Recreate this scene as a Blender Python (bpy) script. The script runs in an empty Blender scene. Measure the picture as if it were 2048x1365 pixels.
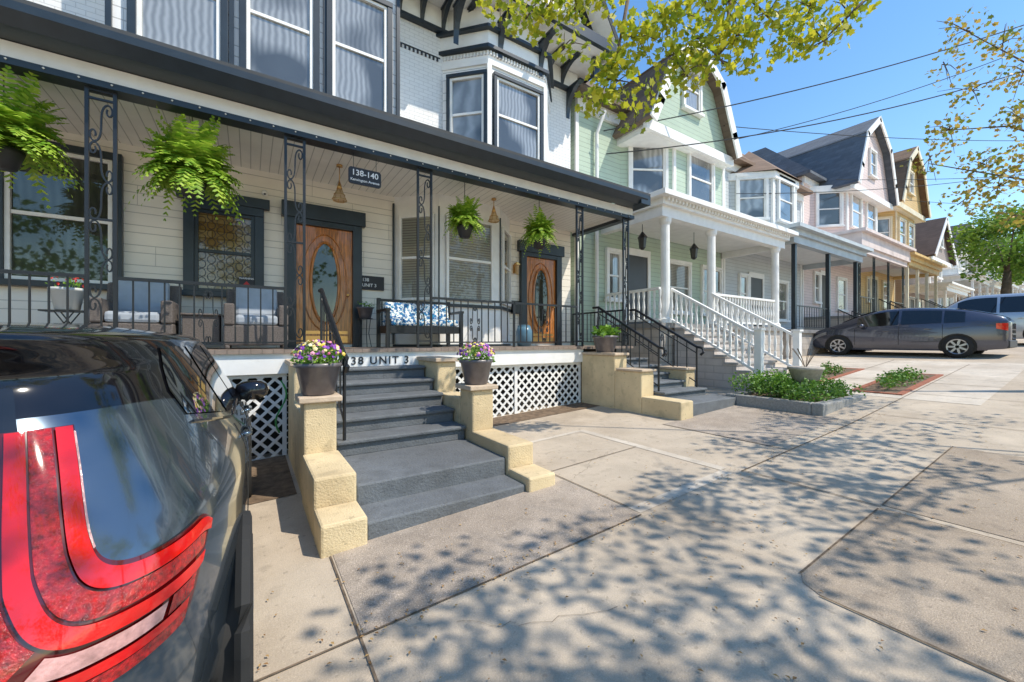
import bpy, math, random, bmesh
from mathutils import Vector
R=random.Random(7)
D=bpy.data; SC=bpy.context.scene; COL=SC.collection
pi=math.pi
def lerp(tab,x):
    if x<=tab[0][0]: return tab[0][1]
    for (a,b),(c,d) in zip(tab,tab[1:]):
        if x<=c: return b+(d-b)*(x-a)/(c-a)
    return tab[-1][1]
def cubic(tab,x):
    if x<=tab[0][0]: return tab[0][1]
    n=len(tab)
    def sl(i):
        a=tab[max(i-1,0)];b=tab[min(i+1,n-1)]; return (b[1]-a[1])/(b[0]-a[0])
    for i in range(n-1):
        (a,b),(c,d)=tab[i],tab[i+1]
        if x<=c:
            h=c-a;t=(x-a)/h; return (2*t**3-3*t*t+1)*b+(t**3-2*t*t+t)*h*sl(i)+(-2*t**3+3*t*t)*d+(t**3-t*t)*h*sl(i+1)
    return tab[-1][1]
GT=[(-60,-2.7),(0,0),(7,.34),(17,1.07),(110,6.4),(700,7)]
def g(x): return lerp(GT,x)
# ---------------- materials
MC={}
def mk(name,col,rough=.6,var=.12,scale=3,bump=0,bscale=60,metal=0,pat=None,p=.15,col2=None,coat=0,trans=0,island=None,fine=0,emit=0):
    if name in MC: return MC[name]
    m=D.materials.new(name); m.use_nodes=True; nt=m.node_tree; N=nt.nodes; L=nt.links
    b=N['Principled BSDF']; b.inputs['Roughness'].default_value=rough; b.inputs['Metallic'].default_value=metal
    if coat: b.inputs['Coat Weight'].default_value=coat; b.inputs['Coat Roughness'].default_value=.03
    geo=N.new('ShaderNodeNewGeometry')
    def math_(op,a,bb=None):
        n=N.new('ShaderNodeMath'); n.operation=op
        for i,q in enumerate((a,bb)):
            if q is None: continue
            if isinstance(q,(int,float)): n.inputs[i].default_value=q
            else: L.new(q,n.inputs[i])
        return n.outputs[0]
    def mix(f,a,bb,mode='MIX'):
        n=N.new('ShaderNodeMix'); n.data_type='RGBA'; n.blend_type=mode
        for i,q in ((0,f),(6,a),(7,bb)):
            if isinstance(q,(int,float)): n.inputs[i].default_value=q
            elif isinstance(q,tuple): n.inputs[i].default_value=(*q[:3],1)
            else: L.new(q,n.inputs[i])
        return n.outputs[2]
    def noise(s,d=4,vec=None):
        n=N.new('ShaderNodeTexNoise'); n.inputs['Scale'].default_value=s; n.inputs['Detail'].default_value=d
        L.new(vec or geo.outputs['Position'],n.inputs['Vector']); return n.outputs['Fac']
    def stretch(f,a,bb):
        n=N.new('ShaderNodeMapRange'); n.inputs[1].default_value=a; n.inputs[2].default_value=bb; L.new(f,n.inputs[0]); return n.outputs[0]
    f=stretch(noise(scale,6),.3,.7)
    lo=tuple(c*(1-var) for c in col); hi=tuple(min(1,c*(1+var)) for c in col)
    c=mix(f,lo,hi); h=None
    if island: c=mix(geo.outputs['Random Per Island'],col,island)
    sep=N.new('ShaderNodeSeparateXYZ'); L.new(geo.outputs['Position'],sep.inputs[0]); X,Y,Z=sep.outputs
    if pat in('siding','blinds','planks','boards'):
        src={'siding':Z,'blinds':Z,'planks':X,'boards':Z}[pat]
        fr=math_('FRACT',math_('MULTIPLY',src,1/p))
        w={'blinds':.35,'boards':.04,'planks':.09,'siding':.10}[pat]
        line=math_('LESS_THAN',fr,w)
        if pat=='boards':
            l2=math_('MULTIPLY',math_('GREATER_THAN',fr,.62),math_('LESS_THAN',fr,.66)); line=math_('MAXIMUM',line,l2)
            row=math_('FLOOR',math_('MULTIPLY',src,1/p)); st=math_('FRACT',math_('ADD',math_('MULTIPLY',math_('ADD',X,Y),.55),math_('MULTIPLY',row,.37))); line=math_('MAXIMUM',line,math_('LESS_THAN',st,.004))
        c=mix(line,c,tuple(q*{'blinds':.5,'boards':.62,'planks':.6,'siding':.6}[pat] for q in col))
        h=fr if pat in('siding','blinds') else math_('SUBTRACT',1,line)
        if pat!='blinds':
            grime=stretch(noise(1.1,7),.5,.72); c=mix(math_('MULTIPLY',grime,.16),c,tuple(q*.55 for q in col))
    if pat in('brick','shingle'):
        cb=N.new('ShaderNodeCombineXYZ'); L.new(math_('ADD',X,Y),cb.inputs[0]); L.new(Z,cb.inputs[1])
        bt=N.new('ShaderNodeTexBrick'); L.new(cb.outputs[0],bt.inputs['Vector']); bt.inputs['Scale'].default_value=1
        bt.inputs['Brick Width'].default_value=p*2.6; bt.inputs['Row Height'].default_value=p
        bt.inputs['Mortar Size'].default_value=p*.07; 
        c2=col2 or tuple(q*.85 for q in col)
        bt.inputs['Color1'].default_value=(*col,1); bt.inputs['Color2'].default_value=(*c2,1)
        bt.inputs['Mortar'].default_value=(*tuple(q*.65 for q in col),1)
        c=mix(.35,bt.outputs['Color'],c,'MIX'); h=math_('SUBTRACT',1,bt.outputs['Fac'])
    if pat=='concrete':
        big=stretch(noise(.8,6),.42,.64); c=mix(math_('MULTIPLY',big,.5),c,tuple(q*t for q,t in zip(col,(.64,.58,.52))))
        sp=stretch(noise(5,3),.58,.70); c=mix(math_('MULTIPLY',sp,.42),c,tuple(q*.5 for q in col))
        sp2=stretch(noise(19,2),.66,.70); c=mix(math_('MULTIPLY',sp2,.45),c,tuple(q*.42 for q in col))
        st2=stretch(noise(2.2,8),.55,.75); c=mix(math_('MULTIPLY',st2,.45),c,tuple(min(1,q*1.3) for q in col))
    if fine:
        ff=stretch(noise(170,2),.35,.65); c=mix(math_('MULTIPLY',ff,fine),c,tuple(q*.35 for q in col))
        f2=stretch(noise(95,2),.6,.7); c=mix(math_('MULTIPLY',f2,fine*.8),c,tuple(min(1,q*1.5) for q in col))
    if pat=='floral':
        fl=stretch(noise(22,1),.5,.53); c=mix(fl,col,col2); fl2=stretch(noise(37,1),.6,.62); c=mix(fl2,c,(.02,.25,.4))
    if pat=='curtain':
        fo=math_('SINE',math_('ADD',math_('MULTIPLY',math_('ADD',X,math_('MULTIPLY',Y,.7)),75),math_('MULTIPLY',noise(2.5,2),9)))
        mask=stretch(noise(.9,1),.44,.56)
        c=mix(math_('MULTIPLY',mask,math_('ADD',.62,math_('MULTIPLY',fo,.22))),c,col2)
    if pat=='grain':
        mp=N.new('ShaderNodeMapping'); mp.inputs['Scale'].default_value=(14,14,1.2); L.new(geo.outputs['Position'],mp.inputs['Vector'])
        c=mix(stretch(noise(3,5,mp.outputs[0]),.35,.65),tuple(q*.55 for q in col),tuple(q*1.3 for q in col))
    L.new(c,b.inputs['Base Color'])
    if h is not None or bump:
        bp=N.new('ShaderNodeBump'); bp.inputs['Distance'].default_value=.012; bp.inputs['Strength'].default_value=.6 if h is not None else bump
        if h is None: h=noise(bscale,5)
        elif bump: h=math_('ADD',h,math_('MULTIPLY',noise(bscale,5),bump))
        L.new(h,bp.inputs['Height']); L.new(bp.outputs[0],b.inputs['Normal'])
    if trans:
        tr=N.new('ShaderNodeBsdfTranslucent'); L.new(c,tr.inputs['Color']); ms=N.new('ShaderNodeMixShader'); ms.inputs[0].default_value=trans
        L.new(b.outputs[0],ms.inputs[1]); L.new(tr.outputs[0],ms.inputs[2]); L.new(ms.outputs[0],N['Material Output'].inputs['Surface'])
    if emit: b.inputs['Emission Color'].default_value=(*col,1); b.inputs['Emission Strength'].default_value=emit
    MC[name]=m; return m
conc=mk('concrete',(.53,.445,.345),.9,.13,2.5,.35,120,pat='concrete',fine=.24)
conc2=mk('concrete_pale',(.60,.53,.44),.9,.10,3,.3,120,pat='concrete',fine=.15)
aggr=mk('exposed_aggregate',(.49,.41,.335),.95,.2,4,.6,140,pat='concrete',fine=.7)
asph=mk('worn_asphalt_concrete',(.44,.355,.27),.95,.16,3,.5,150,pat='concrete',fine=.5)
joint=mk('joint_dirt',(.15,.11,.075),1,.5,20)
dirt=mk('dirt',(.16,.11,.07),1,.4,12,.5,40)
wboard=mk('cream_boards',(.88,.82,.72),.5,.05,2,.15,30,pat='boards',p=.29)
wbrick=mk('white_painted_brick',(.84,.83,.81),.6,.05,3,.2,40,pat='brick',p=.075,col2=(.79,.78,.76))
wpanel=mk('white_panel_siding',(.86,.86,.85),.5,.03,3,.05,30,pat='boards',p=.42)
white=mk('white_paint',(.84,.83,.80),.5,.06,5,.08,50)
ceilm=mk('ceiling_boards',(.88,.85,.79),.5,.04,4,pat='planks',p=.13)
dark=mk('charcoal_paint',(.022,.032,.042),.35,.15,6,.05,60)
iron=mk('black_iron',(.012,.014,.018),.35,.1)
stepm=mk('slate_grey_paint',(.155,.17,.185),.75,.25,5,.6,45,pat='concrete',fine=.35)
stucco=mk('yellow_stucco',(.70,.56,.34),.85,.1,4,.6,70,pat='concrete',fine=.12)
cap=mk('stone_cap',(.55,.43,.31),.8,.15,8,.3,60)
wood=mk('oak_wood',(.52,.18,.035),.3,.35,9,.1,50,coat=.4,pat='grain')
deckm=mk('deck_wood',(.26,.20,.16),.7,.2,8,pat='planks',p=.12)
glass=mk('window_glass',(.09,.095,.095),.02,.1,2,metal=.22,pat='curtain',col2=(.48,.48,.46),coat=1)
glassd=mk('dark_window_glass',(.045,.05,.045),.02,.1,2,metal=.45,pat='curtain',col2=(.10,.105,.09),coat=.6)
blinds=mk('window_blinds_glass',(.24,.235,.20),.12,.05,3,pat='blinds',p=.05,coat=1)
stain=mk('stained_glass',(.20,.12,.04),.12,.3,20,pat='brick',p=.12,col2=(.36,.26,.12),coat=1)
brass=mk('brass',(.60,.36,.14),.3,metal=1)
amber=mk('amber_glass',(.85,.66,.42),.15,trans=.6)
wick=mk('grey_wicker',(.14,.12,.11),.8,.3,60,.8,120)
cush=mk('grey_cushion',(.36,.40,.45),.9,.08,10,.3,90)
floral=mk('floral_cushion',(.72,.74,.72),.9,pat='floral',col2=(.03,.13,.30))
potm=mk('glazed_pot',(.13,.115,.12),.35,.25,12,.1,40,coat=.3)
potw=mk('white_pot',(.62,.64,.62),.5); potd=mk('dark_pot',(.03,.03,.032),.5)
fernm=mk('fern_leaf',(.15,.33,.02),.5,trans=.4,island=(.50,.66,.08))
leafg=mk('plant_leaf',(.08,.22,.02),.5,trans=.3,island=(.26,.44,.05))
leafd=mk('ivy_leaf',(.04,.12,.015),.5,trans=.25,island=(.18,.34,.04))
maple=mk('maple_leaf',(.22,.33,.02),.5,trans=.5,island=(.70,.64,.05))
maple2=mk('bronze_leaf',(.22,.28,.03),.5,trans=.45,island=(.55,.36,.08))
treef=mk('tree_foliage',(.08,.19,.02),.6,trans=.3,island=(.28,.44,.05))
bark=mk('bark',(.14,.105,.075),.95,.3,8,.8,30)
purple=mk('purple_petal',(.14,.03,.32),.6,island=(.34,.08,.42)); yellowp=mk('yellow_petal',(.80,.55,.03),.6,island=(.85,.8,.5)); redp=mk('red_petal',(.6,.03,.02),.6); pinkp=mk('pink_petal',(.65,.12,.25),.6,island=(.8,.4,.5))
brick=mk('red_brick',(.33,.12,.07),.9,.2,20,.3,60)
granite=mk('granite_kerb',(.34,.33,.31),.9,.2,30,.5,90,fine=.4)
dead=mk('dry_leaf',(.25,.13,.05),.9,island=(.45,.30,.12))
wirem=mk('wire',(.02,.02,.02),.6)
paint=mk('grey_blue_car_paint',(.13,.17,.21),.16,.03,2,metal=.8,coat=1)
bpaint=mk('black_gloss',(.006,.006,.008),.08,coat=.5)
carglass=mk('car_glass',(.012,.014,.016),.03,metal=.25,coat=1)
redl=mk('red_lamp',(.62,.005,.004),.06,.2,10,.15,25,coat=1,emit=.03)
redl2=mk('dark_red_lamp',(.38,.004,.004),.12,.6,70,.6,170,coat=1)
redl3=mk('deep_red_lamp',(.10,.002,.003),.1,.3,10,coat=1)
clearl=mk('clear_lamp',(.55,.30,.28),.1,.4,28,.3,90,coat=1)
rubber=mk('rubber',(.02,.02,.02),.85); alloy=mk('alloy',(.45,.46,.48),.3,metal=.9)
gpaint=mk('dark_grey_car_paint',(.085,.09,.12),.25,.03,2,metal=.6,coat=1)
spaint=mk('silver_car_paint',(.50,.53,.56),.28,.03,2,metal=.6,coat=1)
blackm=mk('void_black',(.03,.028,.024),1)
letw=mk('white_lettering',(.8,.8,.8),.5); letb=mk('black_lettering',(.02,.02,.025),.5)
# ---------------- mesh builder
class M:
    def __init__(s): s.v=[];s.f=[]
    def add(s,vs,fs):
        o=len(s.v); s.v+=[tuple(v) for v in vs]; s.f+=[tuple(i+o for i in f) for f in fs]; return s
    def hexa(s,O,U,V,W):
        O,U,V,W=map(Vector,(O,U,V,W))
        return s.add([O,O+U,O+U+V,O+V,O+W,O+U+W,O+U+V+W,O+V+W],[(0,3,2,1),(4,5,6,7),(0,1,5,4),(1,2,6,5),(2,3,7,6),(3,0,4,7)])
    def box(s,x0,x1,y0,y1,z0,z1): return s.hexa((x0,y0,z0),(x1-x0,0,0),(0,y1-y0,0),(0,0,z1-z0))
    def prism(s,poly,vec):
        n=len(poly); P=[Vector(p) for p in poly]; Q=[p+Vector(vec) for p in P]
        return s.add(P+Q,[tuple(range(n))[::-1],tuple(range(n,2*n))]+[(i,(i+1)%n,n+(i+1)%n,n+i) for i in range(n)])
    def tube(s,pts,r,n=6):
        pts=[Vector(p) for p in pts]; k=len(pts); rr=r if isinstance(r,(list,tuple)) else [r]*k
        vs=[]
        for i,p in enumerate(pts):
            t=(pts[min(i+1,k-1)]-pts[max(i-1,0)]).normalized()
            a=Vector((0,0,1)) if abs(t.z)<.9 else Vector((0,1,0))
            u=t.cross(a).normalized(); w=t.cross(u)
            for j in range(n):
                q=2*pi*j/n+pi/4; vs.append(p+(u*math.cos(q)+w*math.sin(q))*rr[i])
        fs=[(i*n+j,i*n+(j+1)%n,(i+1)*n+(j+1)%n,(i+1)*n+j) for i in range(k-1) for j in range(n)]
        fs+=[tuple(range(n)),tuple(range((k-1)*n,k*n))[::-1]]
        return s.add(vs,fs)
    def lathe(s,c,prof,n=20,cap=True):
        vs=[(c[0]+r*math.cos(2*pi*j/n),c[1]+r*math.sin(2*pi*j/n),c[2]+z) for r,z in prof for j in range(n)]; k=len(prof)
        fs=[(i*n+j,i*n+(j+1)%n,(i+1)*n+(j+1)%n,(i+1)*n+j) for i in range(k-1) for j in range(n)]
        if cap: fs+=[tuple(range(n))[::-1],tuple(range((k-1)*n,k*n))]
        return s.add(vs,fs)
    def grid(s,fn,nu,nv,close=False):
        vs=[fn(i/nu,j/nv) for i in range(nu+(0 if close else 1)) for j in range(nv+1)]
        m=nu if close else nu; w=nv+1; T=nu if close else nu+1
        return s.add(vs,[(i*w+j,((i+1)%T)*w+j,((i+1)%T)*w+j+1,i*w+j+1) for i in range(m) for j in range(nv)])
    def out(s,name,mat,par=None,smooth=False,bev=0,recalc=True,**props):
        b=Vector((0,0,0)); q=par
        while q is not None: b=b+q.location; q=q.parent
        me=D.meshes.new(name); me.from_pydata([Vector(v)-b for v in s.v],[],s.f); 
        if recalc:
            bm=bmesh.new(); bm.from_mesh(me); bmesh.ops.recalc_face_normals(bm,faces=bm.faces); bm.to_mesh(me); bm.free()
        me.materials.append(mat)
        if smooth: me.polygons.foreach_set('use_smooth',[True]*len(me.polygons))
        o=D.objects.new(name,me); COL.objects.link(o)
        if par: o.parent=par
        if bev:
            md=o.modifiers.new('bevel','BEVEL'); md.width=bev; md.segments=2; md.limit_method='ANGLE'
        for k,v in props.items(): o[k]=v
        return o
def thing(name,label,cat,loc=(0,0,0),group=None):
    e=D.objects.new(name,None); e.empty_display_size=.2; e.location=loc; COL.objects.link(e)
    e['label']=label; e['category']=cat
    if group: e['group']=group
    return e
def dup(t,loc,rz=None,label=None,scale=None):
    def cp(o,par):
        c=o.copy(); COL.objects.link(c)
        if par: c.parent=par
        for ch in list(o.children): cp(ch,c)
        return c
    c=cp(t,None); c.location=loc
    if rz is not None: c.rotation_euler=(0,0,rz)
    if scale: c.scale=scale
    if label: c['label']=label
    return c
def text(body,size,loc,mat,par,name='lettering',rz=0,ext=.004,spacing=1,align='CENTER'):
    cu=D.curves.new(name,'FONT'); cu.body=body; cu.size=size; cu.extrude=ext; cu.align_x=align; cu.align_y='CENTER'; cu.space_character=spacing; cu.offset=size*.012
    tmp=D.objects.new(name+'_tmp',cu); COL.objects.link(tmp); bpy.context.view_layer.update()
    me=D.meshes.new_from_object(tmp.evaluated_get(bpy.context.evaluated_depsgraph_get())); D.objects.remove(tmp); me.materials.clear(); me.materials.append(mat)
    o=D.objects.new(name,me); COL.objects.link(o)
    b=Vector((0,0,0)); q=par
    while q is not None: b=b+q.location; q=q.parent
    o.parent=par; o.location=Vector(loc)-b; o.rotation_euler=(pi/2,0,rz); return o
Z=Vector((0,0,1))
def window(par,x,y,ang,w,z0,z1,gl=glass,fr=white,trim=dark,tw=.09,mid=.5,lintel=None,name='window'):
    U=Vector((math.cos(ang),math.sin(ang),0)); Nn=Vector((math.sin(ang),-math.cos(ang),0)); P=Vector((x,y,z0)); h=z1-z0
    a=M().hexa(P+Nn*.008,U*w,Nn*.012,Z*h).out(name,gl,par)
    f=M(); t=.05
    for o,l,hh in ((0,t,h),(w-t,t,h)): f.hexa(P+U*o+Nn*.004,U*l,Nn*.06,Z*hh)
    for zz in (0,h-t): f.hexa(P+U*t+Nn*.004+Z*zz,U*(w-2*t),Nn*.06,Z*t)
    f.hexa(P+U*t+Nn*.004+Z*(h*mid-t/2),U*(w-2*t),Nn*.045,Z*t)
    f.out('frame',fr,a,bev=.004)
    if trim:
        q=M()
        for o in (-tw,w): q.hexa(P+U*o,U*tw,Nn*.09,Z*h)
        q.hexa(P-U*tw+Z*h,U*(w+2*tw),Nn*.10,Z*tw)
        q.out('trim',trim,a,bev=.005)
        M().hexa(P-U*(tw+.03)-Z*.08,U*(w+2*tw+.06),Nn*.14,Z*.08).out('sill',trim,a,bev=.006)
    if lintel: M().hexa(P-U*(tw+.08)+Z*(h+tw),U*(w+2*tw+.16),Nn*.12,Z*.16).out('lintel',lintel,a,bev=.006)
    return a
def euler(A=7.0,n=44):
    x=z=0; pts=[]
    for i in range(-n,n+1):
        s=i/n; th=A*s*s*(1); x+=math.sin(th); z+=math.cos(th); pts.append((x,z))
    xs=[p[0] for p in pts]; zs=[p[1] for p in pts]
    H=max(zs)-min(zs); cx=(max(xs)+min(xs))/2; cz=(max(zs)+min(zs))/2
    return [((a-cx)/H,(b-cz)/H) for a,b in pts]
EU=euler()
def scroll(m,c,h,w,U=(1,0,0),flip=1,r=.008):
    U=Vector(U); mx=max(abs(p[0]) for p in EU)
    m.tube([Vector(c)+U*(p[0]/mx*w/2*flip)+Z*(p[1]*h) for p in EU[::2]],r,4)
def iron_post(par,x,y,z0,z1,w=.22):
    m=M()
    for s in (-1,1): m.box(x+s*w/2-.016,x+s*w/2+.016,y-.016,y+.016,z0,z1)
    k=6; H=(z1-z0-.3)/k
    for i in range(k): scroll(m,(x,y,z0+.15+H*(i+.5)),H*.97,w*.8,flip=1 if i%2 else -1,r=.011)
    for zz in (z0,z0+.1,(z0+z1)/2,z1-.12,z1-.03): m.box(x-w/2,x+w/2,y-.013,y+.013,zz,zz+.022)
    return m.out('porch_post',iron,par)
def iron_rail(par,p,q,h=.8,gap=.13,panel=True,name='railing',mat=iron,drop=.09,r=.011):
    p=Vector(p);q=Vector(q);m=M(); L=(q-p).length; n=max(2,int(L/gap)); U=Vector((q.x-p.x,q.y-p.y,0)).normalized()
    d=(q-p)
    m.tube([p+Z*h,q+Z*h],.026,4); m.tube([p+Z*drop,q+Z*drop],.015,4)
    mid=n//2
    for i in range(n+1):
        if panel and abs(i-mid)<=0: continue
        c=p+d*(i/n); m.tube([c+Z*(drop if 0<i<n else 0),c+Z*h],r if 0<i<n else .016,4)
    if panel:
        c=p+d*(mid/n); 
        for f in (-1,1):
            scroll(m,c+U*.045*f+Z*(h*.28),h*.36,.09,U,f); scroll(m,c+U*.045*f+Z*(h*.70),h*.40,.09,U,-f)
    return m.out(name,mat,par)
# ---------------- leaves
def quadleaf(m,p,s,rnd=R):
    d=Vector((rnd.gauss(0,1),rnd.gauss(0,1),rnd.gauss(0,.6))).normalized(); e=d.cross(Vector((rnd.gauss(0,1),rnd.gauss(0,1),rnd.gauss(0,1)))).normalized(); p=Vector(p)
    m.add([p,p+d*s*.5+e*s*.32,p+d*s,p+d*s*.5-e*s*.32],[(0,1,2,3)])
def starleaf(m,p,s,rnd=R):
    d=Vector((rnd.gauss(0,1),rnd.gauss(0,1),rnd.gauss(-.4,.7))).normalized(); e=d.cross(Vector((rnd.gauss(0,1),rnd.gauss(0,1),rnd.gauss(0,1)))).normalized(); p=Vector(p)
    P=[(0,0),(.12,.3),(.05,.5),(.4,.36),(.55,.62),(.68,.3),(1.0,0),(.68,-.3),(.55,-.62),(.4,-.36),(.05,-.5),(.12,-.3)]
    m.add([p+d*a*s+e*b*s for a,b in P],[tuple(range(12))])
def clump(m,c,rad,n,s,fn=quadleaf):
    for _ in range(n):
        v=Vector((R.gauss(0,1),R.gauss(0,1),R.gauss(0,1))).normalized()*(R.random()**.4)
        fn(m,(c[0]+v.x*rad[0],c[1]+v.y*rad[1],c[2]+v.z*rad[2]),s*R.uniform(.6,1.3))
# ---------------- ground
gm=M(); xs=[-60,0,7,17,110,700]
for a,b in zip(xs,xs[1:]): gm.add([(a,-80,g(a)),(b,-80,g(b)),(b,300,g(b)),(a,300,g(a))],[(0,1,2,3)])
gm.out('ground',conc,kind='structure')
def sheet(name,mat,rects,lift):
    m=M()
    for x0,x1,y0,y1 in rects:
        br=[x0]+[b for b in (0,7,17) if x0<b<x1]+[x1]
        for a,b in zip(br,br[1:]): m.add([(a,y0,g(a)+lift),(b,y0,g(b)+lift),(b,y1,g(b)+lift),(a,y1,g(a)+lift)],[(0,1,2,3)])
    m.out(name,mat,kind='structure')
sheet('aggregate_pavement',aggr,[(.48,2.6,2.1,3.05),(5.2,7.3,2.3,3.8)],.004)
m=M()
def gp(pts,lift): m.add([(x,y,g(x)+lift) for x,y in pts],[tuple(range(len(pts)))])
gp([(2.58,-1.2),(4.1,-1.2),(4.1,1.04),(2.72,1.04),(2.64,1.0),(2.59,.9)],.004); gp([(4.2,-1.2),(6.6,-1.2),(6.6,1.04),(4.2,1.04)],.004)
m.out('pavement_patch',asph,kind='structure')
sheet('pavement_strip',conc2,[(4.0,4.11,2.24,4.36),(2.62,4.0,2.12,2.24),(2.6,4.0,4.30,4.38)],.004)
sheet('driveway',conc2,[(9.4,15.5,1.2,6)],.004)
sheet('bare_soil',dirt,[(-.2,.38,4.4,5.98),(2.52,5.6,5.45,5.98)],.006)
jr=[]
for y in (2.09,): jr+=[(-4,2.6,y,y+.012),(4.12,15,y,y+.012)]
for x,y0,y1 in ((.455,1.3,2.99),(2.62,2.25,5.3),(-1.7,-2,2.09),(7.9,-1,2.09),(4.15,1.04,2.09),(10,-1,2),(12.2,-1,2)): jr.append((x,x+.012,y0,y1))
jr+=[(2.575,2.587,-1.2,.9),(2.72,4.1,1.04,1.052),(4.1,4.113,-1.2,1.04),(4.2,6.6,1.04,1.053),(2.63,4.0,3.3,3.31),(5.19,5.2,2.1,3.8)]
jr+=[(9.4,15.5,3.6,3.615),(11.4,11.415,1.2,6),(13.5,13.515,1.2,6)]
sheet('pavement_joint',joint,jr,.008)
m=M()
def crack(x,y,a,L):
    while L>0:
        s=R.uniform(.03,.07); a2=a+R.gauss(0,.4); nx=x+s*math.cos(a2);ny=y+s*math.sin(a2); w=.0013
        m.add([(x,y-w,g(x)+.007),(nx,ny-w,g(nx)+.007),(nx,ny+w,g(nx)+.007),(x,y+w,g(x)+.007)],[(0,1,2,3)]); x,y=nx,ny; L-=s
crack(2.7,3.0,.3,1.2); crack(.9,1.9,-.5,.9); crack(4.6,3.2,-.3,1.8); crack(2.9,3.9,-.5,.9); crack(5.3,.2,1.1,1.0)
m.out('pavement_crack',joint,kind='structure')
m=M()
for _ in range(1100):
    x=R.uniform(-.3,8);y=R.choice((R.uniform(0,2.9),R.uniform(.2,5.9),2.1+R.gauss(0,.1)))
    if -.1<x<2.6 and y>2.9: continue
    s=R.uniform(.004,.015);a=R.uniform(0,6.3);z=g(x)+.012
    m.add([(x+s*math.cos(a),y+s*math.sin(a),z),(x+s*.5*math.cos(a+1.6),y+s*.5*math.sin(a+1.6),z+.004),(x-s*math.cos(a),y-s*math.sin(a),z),(x+s*.5*math.cos(a-1.6),y+s*.5*math.sin(a-1.6),z+.003)],[(0,1,2,3)])
m.out('fallen_leaves',dead,label='small dry leaves scattered on the concrete pavement',category='leaves',kind='stuff')
# ---------------- white house
H=thing('white_row_house','white painted row house with charcoal trim and iron porch','house',(0,7.85,0))
DK=1.40
M().box(-7,6.95,7.85,14,-.4,4.4).out('ground_floor_wall',wboard,H)
M().box(-7,6.95,7.851,14,4.402,8.4).out('upper_wall',wbrick,H)
M().prism([(-1.55,7.9,4.5),(-1.55,7.2,4.5),(2.28,7.2,4.5),(2.28,7.9,4.5)],(0,0,3.9)).out('upper_bay_wall',wpanel,H)
bay=[(2.36,7.86),(3.03,7.2),(4.41,7.2),(5.08,7.86)]
M().prism([(x,y,DK-.02) for x,y in bay],(0,0,2.97)).out('ground_bay_wall',white,H)
ub=[(3.39,7.86),(4.1,7.15),(5.55,7.15),(6.25,7.86)]
M().prism([(x,y,4.5) for x,y in ub],(0,0,3.1)).out('upper_bay_wall',wpanel,H)
def off(poly,d):
    c=sum(p[0] for p in poly)/len(poly); return [(x+(d if x>c else -d)*(1 if i in(0,len(poly)-1) else .6), y-(0 if i in (0,len(poly)-1) else d)) for i,(x,y) in enumerate(poly)]
m=M(); m.prism([(x,y,7.5) for x,y in off(ub,.10)],(0,0,.07)); m.prism([(x,y,7.86) for x,y in off(ub,.16)],(0,0,.06)); m.out('bay_cornice',dark,H)
m=M(); m.prism([(x,y,7.571) for x,y in off(ub,.06)],(0,0,.288)); m.prism([(x,y,7.921) for x,y in off(ub,.03)],(0,0,.49)); m.prism([(x,y,7.2) for x,y in off(ub,.04)],(0,0,.10)); m.out('bay_frieze',white,H)
m=M()
for (xa,ya),(xb,yb) in zip(ub,ub[1:]):
    n=int(math.hypot(xb-xa,yb-ya)/.07)
    for i in range(n):
        t=(i+.5)/n; m.box(xa+(xb-xa)*t-.015,xa+(xb-xa)*t+.015,ya+(yb-ya)*t-.05,ya+(yb-ya)*t,7.40,7.47)
m.out('dentil_band',white,H)
m=M(); x=2.4; m.box(2.4,3.33,7.835,7.849,7.42,7.44)
while x<3.3: m.box(x,x+.035,7.825,7.85,7.35,7.42); x+=.085
m.out('dentil_band',potd,H)
a45=math.atan2(-.66,.67)
for x in (-1.26,-.05,1.13): window(H,x,7.2,0,.9,5.5,7.42,mid=.5)
for x in (-1.56,-.26,1.0,2.2): M().box(x,x+.06,7.14,7.199,4.6,8.38).out('corner_trim',dark,H)
au=math.atan2(-.71,.71)
window(H,3.39+.13,7.86-.13,au,.74,5.45,6.98,tw=.07); window(H,4.26,7.15,0,1.12,5.45,6.98,tw=.07)
for x,y in ub[1:3]: M().box(x-.05,x+.05,y-.05,y+.02,4.6,7.19).out('corner_board',white,H)
# cornice and brackets
M().box(-7,7.4,6.75,7.84,8.42,8.46).out('soffit',white,H)
m=M(); m.box(-7,7.4,6.75,7.8,8.461,8.6); m.box(-7,7.35,6.65,6.749,8.38,8.62); m.out('eave',dark,H)
M().box(-7,7.1,7.75,7.849,8.0,8.41).out('frieze_board',white,H)
M().box(-7,7.0,7.73,7.851,7.93,7.998).out('frieze_moulding',dark,H)
def bracket(m,x,y,z,d,h,w=.09):
    pts=[]
    for i in range(9):
        t=i/8; pts.append((x,y-d*(1-math.cos(t*pi/2))*1.0,z-h*(1-math.sin(t*pi/2))))
    m.prism([(x,y,z)]+[(x,y,z-h)]+[p for p in pts[1:]],(w,0,0))
    m.box(x-.02,x+w+.02,y-d-.03,y,z-.002,z+.04)
x=2.4
while x<7.0:
    m=M(); bracket(m,x,7.745,8.37,.6,.45,.08); m.out('eave_bracket',dark,H); x+=.46
for x,y,z in ((3.36,7.15,8.1),(5.35,7.0,8.1),(6.8,7.84,7.95),(4.3,7.0,8.1)):
    m=M(); bracket(m,x,y if y>7.5 else y+.1,z,.5,.7,.11); m.out('large_bracket',dark,H)
m=M(); m.prism([(3.6,7.3,8.62),(7.3,7.3,8.62),(5.45,7.3,11.6)],(0,6,0)); m.out('gable_wall',wboard,H)
m=M(); s1=M()
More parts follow.
